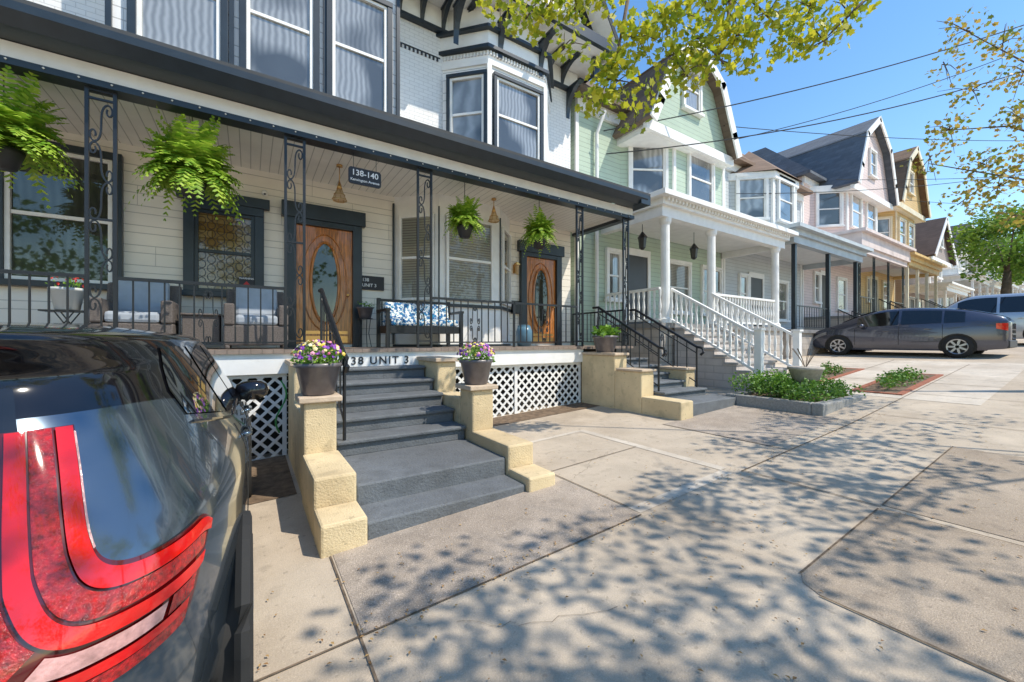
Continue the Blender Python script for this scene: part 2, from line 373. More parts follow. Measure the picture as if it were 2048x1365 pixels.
for a,b in (((3.2,8.55),(5.45,12.0)),((7.7,8.55),(5.45,12.0))):
    m.prism([(a[0],6.8,a[1]+.03),(b[0],6.8,b[1]+.03),(b[0],6.8,b[1]+.25),(a[0],6.8,a[1]+.25)],(0,6.5,0)); s1.prism([(a[0],6.82,a[1]),(b[0],6.82,b[1]),(b[0],6.82,b[1]+.028),(a[0],6.82,a[1]+.028)],(0,.47,0))
m.out('roof',mk('charcoal_shingle',(.05,.055,.06),.9,pat='shingle',p=.15),H); s1.out('gable_soffit',white,H)
m=M(); m.prism([(6.96,7.3,8.6),(7.35,6.9,8.2),(7.45,6.9,8.2),(7.06,7.3,8.6)],(0,.1,.1)); m.box(6.95,7.2,7.0,7.1,7.9,8.4); m.out('gable_trim',dark,H)
# ground floor openings
window(H,-2.62,7.85,0,1.0,2.3,4.05,gl=glassd,tw=.1,mid=.5)
wn=window(H,-.72,7.85,0,.78,2.28,3.55,gl=stain,fr=dark,tw=.13,lintel=dark)
m=M()
for i in range(6):
    for j in range(9):
        cx=-.72+.09+i*.12; cz=2.38+j*.135+(.0 if i%2 else .06)
        if cz>3.48: continue
        m.tube([(cx+.05*math.cos(t*pi/6),7.826,cz+.062*math.sin(t*pi/6)) for t in range(13)],.005,3)
m.out('leading',letb,wn)
window(H,2.36+.1,7.86-.1,a45,.72,2.3,3.95,gl=blinds,trim=None); window(H,3.17,7.2,0,1.05,2.3,3.95,gl=blinds,trim=None); window(H,4.41+.08,7.2+.08,-a45,.72,2.3,3.95,gl=blinds,trim=None)
m=M(); m.prism([(x,y,2.18) for x,y in off(bay,.05)],(0,0,.06)); m.prism([(x,y,1.385) for x,y in off(bay,.03)],(0,0,.06))
for x,y in bay[1:3]: m.box(x-.012,x+.012,y-.02,y,2.25,4.1)
m.box(2.33,2.36,7.8,7.84,1.45,4.2); m.out('bay_trim',dark,H)
def wooddoor(par,x,w=.92,z0=DK,h=2.13,y=7.85):
    d=M().box(x,x+w,y-.03,y-.004,z0+.06,z0+h).out('door',wood,par,bev=.004)
    m=M()
    for s,rx,rz,rt in ((0,.23,.72,.028),(0,.36,.86,.012)):
        m.tube([(x+w/2+rx*math.cos(t*pi/20),y-.04,z0+1.15+rz*math.sin(t*pi/20)) for t in range(41)],rt,6)
    m.box(x+.06,x+w-.06,y-.045,y-.03,z0+.40-.2,z0+.235); m.out('moulding',wood,d)
    m=M(); n=40; m.add([(x+w/2+.22*math.cos(t*2*pi/n),y-.036,z0+1.15+.70*math.sin(t*2*pi/n)) for t in range(n)],[tuple(range(n))]); m.out('oval_glass',glassd,d,recalc=False)
    M().box(x+.08,x+w-.08,y-.037,y-.03,z0+.08,z0+.19+.1).out('kick_plate',brass,d)
    M().lathe((x+w-.08,y-.07,z0+.95),[(.0,-.03),(.03,-.01),(.03,.01),(0,.03)],10).out('handle',brass,d)
    f=M(); f.box(x-.16,x-.0,y-.1,y,z0,z0+h+.1); f.box(x+w,x+w+.16,y-.1,y,z0,z0+h+.1); f.box(x-.0,x+w,y-.098,y,z0+h+.002,z0+h+.1); f.box(x-.22,x+w+.22,y-.13,y,z0+h+.101,z0+h+.36); f.out('door_frame',dark,d,bev=.005)
    return d
wooddoor(H,.66); wooddoor(H,5.5)
# porch
m=M(); m.box(-7,7.05,5.9,7.85,DK-.05,DK); m.out('porch_deck',deckm,H)
m=M(); m.box(-7,5.6,5.94,6.0,1.09,DK-.052); m.out('deck_fascia',white,H)
text('138 UNIT 3',.155,(1.55,5.935,1.225),letb,H,spacing=1.25)
M().box(-7,7.1,6.2,7.85,4.34,4.4).out('porch_ceiling',ceilm,H)
m=M(); m.box(-7,7.0,6.0,6.2,4.30,4.46); m.box(6.99,7.15,6.0,7.85,4.301,4.46); m.out('porch_beam',white,H)
m=M(); m.box(-7,7.02,5.985,6.19,4.23,4.298); m.box(7.0,7.17,5.97,7.85,4.228,4.299)
m.prism([(-7,5.62,4.66),(-7,5.62,4.58),(-7,5.72,4.47),(-7,5.98,4.462),(-7,5.98,4.66)],(14.2,0,0)); m.box(7.0,7.3,5.64,7.85,4.463,4.655); m.out('gutter',dark,H)
m=M(); m.hexa((-7,5.64,4.662),(14.3,0,0),(0,2.2,.35),(0,0,.05)); m.out('porch_roof',mk('porch_roofing',(.06,.065,.07),.9),H)
m=M()
for x in range(-28,29):
    xx=x*.25; m.lathe((xx,5.975,4.27),[(0,-.012),(.012,0),(0,.012)],6)
m.out('string_lights',white,H)
for x in (-3.3,-1.35,.5,2.31,5.61,6.99): iron_post(H,x,6.06,DK,4.23,.22 if x<5 else .16)
iron_rail(H,(-3.2,6.06,DK),(-1.47,6.06,DK)); iron_rail(H,(-1.23,6.06,DK),(.38,6.06,DK)); iron_rail(H,(2.42,6.06,DK),(4.0,6.06,DK)); iron_rail(H,(4.02,6.06,DK),(5.52,6.06,DK)); iron_rail(H,(6.99,6.1,DK),(6.99,7.8,DK))
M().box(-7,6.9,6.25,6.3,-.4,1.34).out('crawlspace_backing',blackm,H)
def lattice(x0,x1,z1):
    zb=min(g(x0),g(x1))-.0
    m=M(); sp=.115; w=.036
    for s in (1,-1):
        k=-3.0
        while k<(x1-x0)+3:
            ta=0;tb=z1-zb
            xa=x0+k; xb=xa+s*tb
            def tx(x): return (x-xa)/s
            lo=min(tx(x0),tx(x1)); hi=max(tx(x0),tx(x1)); t0=max(ta,lo); t1=min(tb,hi)
            if t1-t0>.03:
                y=6.03 if s==1 else 6.042
                m.hexa((xa+s*t0-w*.7,y,zb+t0),(w*1.4,0,0),(0,.01,0),(s*(t1-t0),0,t1-t0))
            k+=sp*1.414
    m.box(x0,x1,6.015,6.03,z1-.05,z1); m.box(x0,x1,6.015,6.03,zb,zb+.05); m.box(x0,x0+.05,6.014,6.031,zb,z1); m.box(x1-.05,x1,6.014,6.031,zb,z1); m.box((x0+x1)/2-.03,(x0+x1)/2+.03,6.014,6.031,zb,z1)
    m.out('lattice_panel',white,H)
lattice(-4.0,-.9,1.09); lattice(-.88,.40,1.09); lattice(2.45,5.6,1.09)
# staircases
def steps(x0,x1,y0,land,ntop,base):
    m=M(); zz=land; ys=[4.28+.33*i for i in range(5)]
    if base: m.box(x0,x1,y0,3.42,-.3,land/2); m.box(x0,x1,3.40,ys[0]+.05,-.3,land)
    else: m.box(x0,x1+.25,y0,ys[0]+.05,-.3,land)
    for i,y in enumerate(ys):
        z=land+(1.15-land)/5*(i+1)
        m.box(x0,x1,y+.035,6.0,z-.17,z-.045); m.box(x0-.0,x1,y,y+.40 if i<4 else 5.93,z-.044,z)
    o=m.out('staircase',stepm,H,bev=.014); return o
st=steps(.72,2.15,3.05,.34,5,True)
for xa,xb in ((.40,.715),(2.155,2.47)):
    m=M(); m.box(xa,xb,3.0,3.36,-.3,.24); m.box(xa,xb,3.362,4.16,-.3,.46); m.box(xa+.015,xb-.015,4.16,4.50,-.3,.93); m.box(xa+.015,xb-.015,4.5,5.2,-.3,.80); m.box(xa+.015,xb-.015,5.2,5.98,-.3,1.22)
    m.out('cheek_wall',stucco,st,bev=.02)
    M().box(xa-.03,xb+.03,4.12,4.54,.931,.985).out('cap_stone',cap,st,bev=.01); M().box(xa-.03,xb+.03,5.15,5.93,1.221,1.275).out('cap_stone',cap,st,bev=.01)
st2=steps(5.92,7.2,3.8,.50,5,False)
m=M(); m.box(5.58,5.915,5.1,5.98,-.3,1.24); m.box(5.58,5.915,4.5,5.1,-.3,.98); m.box(5.58,5.915,3.75,4.5,-.3,.56); m.out('cheek_wall',stucco,st2,bev=.02)
M().box(7.0,7.3,4.6,5.2,-.3,.95).out('cheek_wall',stucco,st2,bev=.02)
for b_ in ((5.55,5.94,5.06,5.93,1.241,1.29),(5.55,5.94,4.46,5.05,.981,1.02),(6.97,7.33,4.56,5.2,.951,.995)): M().box(*b_).out('cap_stone',cap,st2,bev=.01)
def handrail(x,ya,za,yb,zb,ftop,fbot,par=H):
    m=M(); m.tube([(x,ya+.15,za),(x,ya,za),(x,yb,zb),(x,yb-.1,zb-.02),(x,yb-.14,zb-.1),(x,yb-.08,zb-.15)],.026,8)
    m.tube([(x,ya,za),(x,ya,ftop)],.018,6); m.tube([(x,yb,zb),(x,yb,fbot)],.018,6)
    m.tube([(x,ya,za-.12),(x,yb,zb-.12)],.012,4); n=7
    m.tube([(x,ya,za-.68),(x,yb,zb-.68)],.012,4)
    for i in range(1,n): 
        t=i/n; y=ya+(yb-ya)*t; z=za+(zb-za)*t; m.tube([(x,y,z),(x,y,z-.68)],.011,4)
    scroll(m,(x,(ya+yb)/2,(za+zb)/2-.38),.45,.14,(0,1,0)); m.out('handrail',iron,par)
handrail(.80,5.9,2.2,4.33,1.36,DK,.5); handrail(5.98,5.9,2.2,4.45,1.40,DK,.63); handrail(7.12,5.9,2.2,4.45,1.40,DK,.63)
# wall fixtures
s=thing('unit_sign','black wall plaque reading 138 UNIT 3 beside the door','sign',(1.94,7.84,2.6))
M().box(1.72,2.16,7.80,7.84,2.48,2.74).out('plaque',letb,s,bev=.006); text('138',.085,(1.75,7.798,2.66),letw,s,align='LEFT'); text('UNIT 3',.085,(1.75,7.798,2.56),letw,s,align='LEFT')
s=thing('address_sign','black hanging sign reading 138-140 Kensington Avenue','sign',(1.41,6.1,3.9))
m=M(); w,h,r=.23,.12,.04; pts=[]
for cx,cz,a0 in ((w-r,h-r,0),(-w+r,h-r,90),(-w+r,-h+r,180),(w-r,-h+r,270)):
    for k in range(5): t=math.radians(a0+k*22.5); pts.append((1.41+cx+r*math.cos(t),6.09,3.91+cz+r*math.sin(t)))
m.prism(pts,(0,.02,0)); m.out('board',letb,s); text('138-140',.115,(1.41,6.087,3.95),letw,s,ext=.002); text('Kensington Avenue',.052,(1.41,6.087,3.85),letw,s,ext=.002)
for x in (1.25,1.57): M().tube([(x,6.1,4.02),(x,6.1,4.24)],.004,4).out('chain',iron,s)
s=thing('warning_sticker','dark security warning sticker with red diamond on window','sticker',(-.02,7.82,2.45))
M().box(-.15,.05,7.768,7.772,2.32,2.55).out('backing',letb,s); text('WARNING',.042,(-.05,7.766,2.52),letw,s,ext=.001)
M().prism([(-.05,7.766,2.36),(-.005,7.766,2.42),(-.05,7.766,2.48),(-.095,7.766,2.42)],(0,.001,0)).out('red_diamond',mk('red_sign',(.5,.02,.02),.5),s)
def pendant(x,y,z,lab):
    s=thing('pendant_lamp',lab,'lamp',(x,y,4.34),'porch pendant lamps')
    m=M(); m.lathe((x,y,4.31),[(.05,0),(.045,.03)],12); m.tube([(x,y,4.32),(x,y,z+.2)],.007,4); m.lathe((x,y,z+.09),[(.045,0),(.03,.06),(.012,.12)],10); m.out('stem',brass,s,smooth=True)
    M().lathe((x,y,z-.1),[(.105,0),(.11,.02),(.08,.10),(.035,.19)],8,cap=False).out('lamp_shade',amber,s)
    m=M()
    for k in range(8):
        a=2*pi*k/8; m.tube([(x+.112*math.cos(a),y+.112*math.sin(a),z-.09),(x+.03*math.cos(a),y+.03*math.sin(a),z+.1)],.006,4)
    for rr,zz in ((.112,-.08),(.085,.0)): m.tube([(x+rr*math.cos(k*pi/4),y+rr*math.sin(k*pi/4),z+zz) for k in range(9)],.006,4)
    m.out('shade_frame',brass,s)
    M().lathe((x,y,z-.07),[(0,0),(.03,.03),(.02,.07),(.012,.1)],10).out('bulb',letw,s,smooth=True)
pendant(1.2,6.9,3.86,'brass pendant lamp with faceted amber shade under porch ceiling'); pendant(4.05,6.85,3.98,'brass pendant lamp with faceted amber shade under porch ceiling')
s=thing('wall_lantern','small brass wall lantern beside the wooden door','lamp',(5.2,7.8,3.2))
m=M(); m.box(5.16,5.24,7.80,7.85,3.1,3.3); m.box(5.15,5.25,7.68,7.78,3.28,3.31); m.box(5.17,5.23,7.7,7.8,3.311,3.34); m.out('bracket',brass,s); M().lathe((5.2,7.73,3.06),[(.03,0),(.05,.2)],8).out('glass',amber,s)
s=thing('mailbox','black wall mounted mailbox beside wooden door','mailbox',(5.15,7.7,2.2)); M().box(5.1,5.35,7.72,7.85,2.15,2.4).out('box',iron,s,bev=.01); M().hexa((5.09,7.70,2.401),(.27,0,0),(0,.15,.05),(0,0,.012)).out('lid',iron,s)
s=thing('security_camera','small white dome security camera on porch wall','camera',(.2,7.8,4.0)); M().lathe((.2,7.78,3.95),[(.0,-.04),(.04,-.02),(.045,.02),(.03,.05)],12).out('dome',white,s,smooth=True); M().lathe((.2,7.75,3.95),[(.0,-.035),(.022,-.015),(.0,.01)],10).out('lens',letb,s)
# ferns
def fern(loc,rad,lab,n=290):
    x,y,z=loc
    s=thing('hanging_fern',lab,'plant',loc,'hanging ferns on the porch')
    M().lathe((x,y,z-.14),[(.09,0),(.14,.16),(.15,.2),(.13,.2)],16).out('pot',potd,s,smooth=True)
    m=M()
    for k in range(3):
        a=k*2.1; m.tube([(x+.14*math.cos(a),y+.14*math.sin(a),z+.08),(x,y,4.2-.25)],.003,3)
    m.tube([(x,y,3.95),(x,y,4.34)],.006,4); m.out('hanging_chain',iron,s)
    m=M()
    for i in range(n):
        a=R.uniform(0,2*pi); up=R.uniform(-.1,1.0)+.5*R.random()**3; L=rad*R.uniform(.6,1.05); dr=R.uniform(.6,1.2)*(1.15-up*.35)
        steps_=15; dirh=Vector((math.cos(a),math.sin(a),0)); side=Vector((-math.sin(a),math.cos(a),0)); tw=R.uniform(-.3,.3)
        P=[]
        for k in range(steps_+1):
            t=k/steps_; P.append(Vector((x,y,z+.10))+dirh*(L*(t-.12*t*t)*(1-.30*max(0,up)))+side*(tw*L*t*t)+Z*(L*((.45+up)*t-dr*1.0*t*t)))
        for k in range(1,steps_):
            t=k/steps_; tn=(P[k+1]-P[k-1]).normalized(); ll=.088*rad/.5*(math.sin(pi*min(1,t*.9+.12))**.7)*(1-.2*t); wd=L/steps_*.46
            for sg in (-1,1):
                q=(side*sg+tn*.35-Z*R.uniform(.05,.4)).normalized()
                m.add([P[k]-tn*wd,P[k]+q*ll*.6-tn*wd*.6,P[k]+q*ll,P[k]+q*ll*.5+tn*wd*.9,P[k]+tn*wd*.6],[(0,1,2,3,4)])
    m.out('fronds',fernm,s,recalc=False)
fern((-2.12,6.3,3.42),.68,'large lush green fern in black pot hanging from porch'); fern((-.6,6.3,3.42),.70,'large lush green fern in black pot hanging from porch')
fern((3.16,6.35,3.47),.50,'green fern in black pot hanging before bay window',230); fern((4.8,6.35,3.49),.50,'green fern in black pot hanging before bay window',230)
def flowerpot(loc,r,h,lab,blossoms,pot=potm,leafs=leafg,n=160,name='flower_pot',wide=1.15,sz=.045):
    x,y,z=loc; s=thing(name,lab,'plant',loc)
    M().lathe((x,y,z),[(r*.62,0),(r*.7,.01),(r*.95,h*.85),(r*1.04,h*.88),(r*1.04,h),(r*.92,h),(r*.88,h*.85)],24).out('pot',pot,s,smooth=True)
    m=M(); clump(m,(x,y,z+h+r*.25),(r*wide,r*wide,r*.6),n,sz); m.out('foliage',leafs,s,recalc=False)
    for k,(mt,c) in enumerate(blossoms):
        m=M()
        for _ in range(c):
            v=Vector((R.gauss(0,1),R.gauss(0,1)-.3,abs(R.gauss(0,1))+.1)).normalized(); p=Vector((x,y,z+h+r*.2))+Vector((v.x*r*wide,v.y*r*wide,v.z*r*.85)); v=(v+Vector((R.gauss(0,.4),R.gauss(0,.4),R.gauss(0,.4)))).normalized(); u=v.orthogonal().normalized(); w=v.cross(u); sz2=R.uniform(.014,.024)
            m.add([p+v*.008]+[p+(u*math.cos(q*2*pi/5)+w*math.sin(q*2*pi/5))*sz2 for q in range(5)],[(0,q+1,(q+1)%5+1) for q in range(5)])
        m.out('blossoms',mt,s,recalc=False)
    return s
flowerpot((.56,4.33,.987),.21,.31,'grey glazed pot of purple and yellow pansies on step pillar',((purple,50),(yellowp,45),(pinkp,22)),n=460)
flowerpot((2.31,4.33,.987),.2,.30,'grey glazed pot of purple and yellow pansies on step pillar',((purple,50),(yellowp,40),(pinkp,22)),n=420)
flowerpot((5.76,5.5,1.292),.24,.32,'brown glazed bowl with leafy green hosta on stucco block',(),n=190,sz=.14,wide=.9,name='potted_hosta')
s=flowerpot((-1.8,6.8,1.87),.15,.26,'white planter with red flowers on black stand',((redp,14),),pot=potw,n=60)
m=M()
for dx in(-.14,.14):
    for dy in(-.1,.1): m.tube([(-1.8+dx*1.3,6.8+dy,DK),(-1.8-dx*.6,6.8+dy,1.86)],.008,4)
m.box(-2.0,-1.6,6.68,6.92,1.85,1.868); m.out('stand',iron,s)
s=flowerpot((1.74,7.5,1.92),.14,.2,'brown pot with trailing plant on iron stand by door',(),n=70)
m=M()
for k in range(3):
    a=k*2.1+.5; m.tube([(1.74+.14*math.cos(a),7.5+.14*math.sin(a),DK),(1.74+.08*math.cos(a),7.5+.08*math.sin(a),1.65),(1.74+.12*math.cos(a),7.5+.12*math.sin(a),1.92)],.008,4)
m.lathe((1.74,7.5,1.905),[(.13,0),(.13,.014)],16); m.out('stand',iron,s)
# porch furniture
def wchair(x,y,lab):
    s=thing('wicker_armchair',lab,'chair',(x,y,DK),'wicker porch chairs'); z=DK; w=.38
    m=M(); m.box(x-w,x+w,y-.35,y+.35,z+.05,z+.33); m.box(x-w,x-w+.12,y-.37,y+.36,z+.33,z+.62); m.box(x+w-.12,x+w,y-.37,y+.36,z+.33,z+.62)
    for dx in(-.34,.34):
        for dy in(-.32,.32): m.box(x+dx-.03,x+dx+.03,y+dy-.03,y+dy+.03,z,z+.06)
    m.out('seat_frame',wick,s,bev=.02); M().hexa((x-w,y+.26,z+.331),(2*w,0,0),(0,.1,0),(0,.12,.56)).out('backrest',wick,s,bev=.03)
    M().box(x-w+.125,x+w-.125,y-.36,y+.25,z+.332,z+.47).out('seat_cushion',cush,s,bev=.04); M().hexa((x-w+.11,y+.12,z+.472),(2*w-.22,0,0),(0,.13,0),(0,.10,.46)).out('back_cushion',cush,s,bev=.05)
wchair(-1.2,6.95,'dark wicker armchair with grey cushions on the porch'); wchair(.08,6.95,'dark wicker armchair with grey cushions on the porch')
s=thing('wicker_side_table','small dark wicker side table between the armchairs','table',(-.55,6.95,DK)); M().box(-.75,-.35,6.75,7.15,DK+.08,DK+.45).out('base',wick,s,bev=.01); M().box(-.78,-.32,6.72,7.18,DK+.452,DK+.48).out('top',wick,s,bev=.01)
s=thing('porch_bench','black metal bench with blue floral cushions on porch','bench',(2.5,6.75,DK)); z=DK
m=M()
for x in (1.85,3.15):
    m.box(x-.03,x+.03,6.45,6.5,z,z+.62); m.box(x-.03,x+.03,7.0,7.05,z,z+.85); m.box(x-.035,x+.035,6.43,7.05,z+.6,z+.64)
m.box(1.85,3.15,6.47,7.05,z+.24,z+.36)
for k in range(12): m.box(1.9+k*.11,1.92+k*.11,7.03,7.05,z+.36,z+.8)
m.box(1.85,3.15,7.02,7.06,z+.8,z+.84); m.out('bench_frame',iron,s)
M().box(1.9,3.1,6.46,7.0,z+.361,z+.48).out('seat_cushion',floral,s,bev=.035)
for x in(1.92,2.52): M().hexa((x,6.82,z+.482),(.57,0,0),(0,.12,0),(0,.08,.30)).out('back_cushion',floral,s,bev=.04)
s=thing('stool','small blue ceramic stool on the porch','stool',(4.75,6.8,DK)); M().lathe((4.75,6.8,DK),[(.13,0),(.17,.12),(.17,.3),(.13,.42)],18).out('body',mk('blue_ceramic',(.10,.20,.28),.3),s,smooth=True); M().lathe((4.75,6.8,DK+.421),[(.135,0),(.1,.02)],18).out('top',mk('blue_ceramic',(.10,.20,.28),.3),s,smooth=True)
s=thing('garden_hose','green garden hose looped against the lattice','hose',(.3,5.9,.9)); M().tube([(.33+.06*math.sin(t*.5),5.92-.01*t*.3,1.0-.055*t-.0*t) for t in range(13)],.012,6).out('hose',mk('green_hose',(.05,.3,.08),.4),s,smooth=True)
# ---------------- other houses
def house(label,x0,x1,cw,cr,deck,beam,ptop,wt,bayp,gab,posts,porchx,trim=white,style='round',gy=7.0,railm=white,stairx=None,doorx=None,yp=6.0,winc=None,wpat='siding',porchface=None,soff=white):
    wm=mk('siding_'+label[:14].replace(' ','_'),cw,.6,.06,2,.03,30,pat=wpat,p=.13); rm=mk('shingle_'+label[:14].replace(' ','_'),cr,.95,.2,3,.2,50,pat='shingle',p=.16,col2=tuple(c*.65 for c in cr))
    zb=g(x0)-.6; h=thing('row_house',label,'house',(x0,8,g(x0)),'row houses along the street')
    M().box(x0,x1,8,17,zb,wt).out('wall',wm,h)
    for xa in (x0-.01,x1-.1): M().box(xa,xa+.11,7.97,8.02,zb,wt-.31).out('corner_board',trim,h)
    M().box(x0,x1,7.9,7.999,wt-.3,wt-.002).out('frieze_board',trim,h)
    m=M(); mx=(x0+x1)/2; m.prism([(x0-.2,7.6,wt),(x1+.2,7.6,wt),(x1+.2,7.6,wt+.12),(x0-.2,7.6,wt+.12)],(0,9.6,0)); m.add([(x0-.2,7.6,wt+.124),(x1+.2,7.6,wt+.124),(x1+.2,17,wt+.124),(x0-.2,17,wt+.124),(x0+1,10,wt+2.4),(x1-1,10,wt+2.4),(x1-1,15,wt+2.4),(x0+1,15,wt+2.4)],[(0,1,5,4),(1,2,6,5),(2,3,7,6),(3,0,4,7),(4,5,6,7)]); m.out('roof',rm,h)
    gb=glass if not winc else winc
    if bayp:
        xa,xb,xc,xd,yf,z0,z1=bayp
        M().prism([(xa,8.01,z0),(xb,yf,z0),(xc,yf,z0),(xd,8.01,z0)],(0,0,z1-z0)).out('bay_wall',wm,h)
        q=[(xa-.1,8,z1-.25),(xb-.06,yf-.1,z1-.25),(xc+.06,yf-.1,z1-.25),(xd+.1,8,z1-.25)]; m=M().prism(q,(0,0,.25))
        for x in(xb,xc): m.box(x-.06,x+.06,yf-.02,yf+.05,z0,z1-.26)
        m.out('bay_trim',trim,h)
        an=math.atan2(yf-8,xb-xa); LL=math.hypot(xb-xa,8-yf); w=min(1.15,LL*.62); t=(LL-w)/2; U=(math.cos(an),math.sin(an)); zw=max(z0,ptop)+.7
        window(h,xa+U[0]*t,8+U[1]*t,an,w,zw,zw+1.55,gl=gb,trim=trim)
        W=xc-xb; n=1 if W<2.9 else 2
        for k in range(n): ww=min(1.2,W/n*.62); window(h,xb+W*(k+.5)/n-ww/2,yf,0,ww,zw,zw+1.55,gl=gb,trim=trim)
        if not gab:
            cx=(xa+xd)/2; m=M(); q=[(xa-.2,8.2),(xb-.12,yf-.2),(xc+.12,yf-.2),(xd+.2,8.2)]; m.add([(x,y,z1+.003) for x,y in q]+[(cx,8.3,z1+1.5)],[(0,1,4),(1,2,4),(2,3,4),(0,3,4)]); m.out('bay_roof',rm,h)
    if gab:
        m=M().prism([(x,gy,z) for x,z in gab],(0,9,0)); m.out('gable_wall',wm,h)
        m=M(); tr=M()
        cx=sum(p[0] for p in gab)/len(gab); cz=min(p[1] for p in gab)
        for (xa,za),(xb,zb2) in zip(gab,gab[1:]):
            d=Vector((xb-xa,0,zb2-za)).normalized(); n=Vector((-d.z,0,d.x)); 
            A=Vector((xa,gy-.3,za))-d*.12;B=Vector((xb,gy-.3,zb2))+d*.08
            m.prism([A+n*.02,B+n*.02,B+n*.16,A+n*.16],(0,9.5,0)); tr.prism([A-n*.10,B-n*.10,B+n*.17,A+n*.17],(0,-.05,0))
        m.out('gable_roof',rm,h); tr.box(gab[0][0]-.1,gab[-1][0]+.1,gy-.12,gy-.001,cz-.25,cz+.02); tr.out('rake_board',trim,h)
        zt=max(p[1] for p in gab); ww=.75; window(h,cx-ww/2,gy,0,ww,cz+.9,cz+2.1,gl=gb,trim=trim)
        if bayp and gy<bayp[4]-.02: M().box(gab[0][0],gab[-1][0],gy+.0,8,cz-.26,cz-.002).out('gable_soffit',soff,h)
    pa,pb=porchx
    M().box(pa,pb,yp+.02,8,deck-.12,deck).out('porch_deck',mk('porch_grey',(.25,.24,.23),.7),h)
    M().box(pa+.05,pb-.05,yp+.1,7.99,zb,deck-.121).out('porch_base',mk('foundation_stone',(.50,.45,.40),.9,.2,4,.3,40,pat='brick',p=.2),h)
    pf=porchface or trim
    m=M(); m.box(pa,pb,yp,yp+.22,beam,beam+.25); m.box(pa,pa+.2,yp+.22,8,beam,beam+.25); m.box(pb-.2,pb,yp+.22,8,beam,beam+.25); m.box(pa-.1,pb+.1,yp-.1,8,beam+.25,ptop-.12); m.box(pa-.28,pb+.28,yp-.28,8,ptop-.12,ptop)
    k=pa
    while k<pb-.1 and style=='round': m.box(k,k+.06,yp-.17,yp-.1,ptop-.2,ptop-.121); k+=.14
    m.out('porch_roof',pf,h); M().box(pa+.21,pb-.21,yp+.23,7.99,beam+.2,beam+.248).out('porch_ceiling',soff,h)
    for x in posts:
        if style=='round': M().lathe((x,yp+.14,deck),[(.15,0),(.15,.1),(.11,.13),(.105,beam-deck-.16),(.14,beam-deck-.1),(.15,beam-deck)],16).out('porch_column',trim,h,smooth=False)
        elif style=='iron': iron_post(h,x,yp+.12,deck,beam,.2)
        else: M().box(x-.06,x+.06,yp+.06,yp+.18,deck,beam).out('porch_column',dark if style=='dark' else trim,h)
    def balus(p,q,hh=.85):
        p=Vector(p);q=Vector(q);m=M();L=(q-p).length;n=int(L/.15); d=q-p
        for i in range(n+1):
            c=p+d*(i/n); m.lathe(c+Z*.1,[(.03,0),(.03,.1),(.018,.14),(.038,.3),(.018,.5),(.03,.58),(.03,hh-.13)],6,cap=False)
        sd=Vector((d.y,-d.x,0)).normalized()*.045
        m.hexa(p-sd+Z*(hh-.04),sd*2,d,Z*.06); m.hexa(p-sd+Z*.06,sd*2,d,Z*.05); m.out('railing',trim,h)
    ps=[pa+.1]+list(posts)+[pb-.1]
    for a,b in zip(ps,ps[1:]):
        if b-a<.5: continue
        if stairx and a<(stairx[0]+stairx[1])/2<b: continue
        if railm is white: balus((a,yp+.14,deck),(b,yp+.14,deck))
        else: iron_rail(h,(a,yp+.12,deck),(b,yp+.12,deck),panel=False,gap=.2)
    if railm is white: balus((pa+.1,yp+.14,deck),(pa+.1,7.9,deck))
    if stairx:
        sa,sb=stairx; zg=g((sa+sb)/2); n=max(4,int((deck-zg)/.17)); m=M(); run=.245
        prof=[(sa,yp+.015,zg-.3)]; 
        prof.append((sa,yp-run*n,zg-.3))
        for i in range(n):
            zt=zg+(deck-zg)*(i+1)/(n+1); prof+= [(sa,yp-run*(n-i),zt),(sa,yp-run*(n-i-1),zt)] if i<n-1 else [(sa,yp-run,zt),(sa,yp+.015,zt)]
        m.prism(prof,(sb-sa,0,0))
        o=m.out('staircase',mk('stone_steps',(.58,.52,.48),.9,.2,5,.3,50,pat='brick',p=.16),h)
        m=M()
        for i in range(n): zt=zg+(deck-zg)*(i+1)/(n+1); m.box(sa-.03,sb+.03,yp-run*(n-i)-.03,yp-run*(n-i-1)+.0,zt+.002,zt+.045)
        m.out('tread',mk('slate_tread',(.42,.40,.38),.8,.2,6,.3,60),o)
        for x in (sa,sb):
            yb=yp-run*n+.1
            if railm is white:
                balus((x,yp+.1,deck),(x,yb,zg+.28)); m=M(); m.box(x-.065,x+.065,yb-.13,yb,zg,zg+1.2); m.box(x-.09,x+.09,yb-.155,yb+.025,zg+1.2,zg+1.24); m.box(x-.08,x+.08,yb-.145,yb+.015,zg,zg+.25); m.out('newel_post',trim,h)
            else: iron_rail(h,(x,yp,deck),(x,yb,zg+.15),panel=False,gap=.2)
    dx=doorx if doorx else x0+1.2
    d=M().box(dx,dx+.95,7.96,7.995,deck,deck+2.1).out('door',mk('dark_door',(.04,.04,.045),.4),h); f=M(); f.box(dx-.12,dx,7.93,8,deck,deck+2.3); f.box(dx+.95,dx+1.07,7.93,8,deck,deck+2.3); f.box(dx,dx+.95,7.93,7.999,deck+2.1,deck+2.3); f.out('door_frame',trim,d)
    window(h,dx-.75,8,0,.5,deck+.75,deck+2.1,gl=gb,trim=trim)
    k=dx+2.0
    while k<x1-1.2: window(h,k,8,0,1.1,deck+.5,deck+2.1,gl=blinds if k<dx+3 else gb,trim=trim); k+=1.9
    return h
gh=house('green clapboard row house with white porch columns and gambrel gable',7.25,14.4,(.47,.575,.455),(.20,.15,.11),1.95,4.5,5.02,8.0,(9.0,10.4,13.0,14.2,7.2,5.0,7.75),[(8.85,7.4),(9.1,7.9),(9.75,9.25),(10.9,10.0),(12.05,9.25),(12.7,7.9),(12.95,7.4)],[8.5,10.5,14.15],(8.2,14.5),stairx=(8.7,10.45),doorx=9.2)
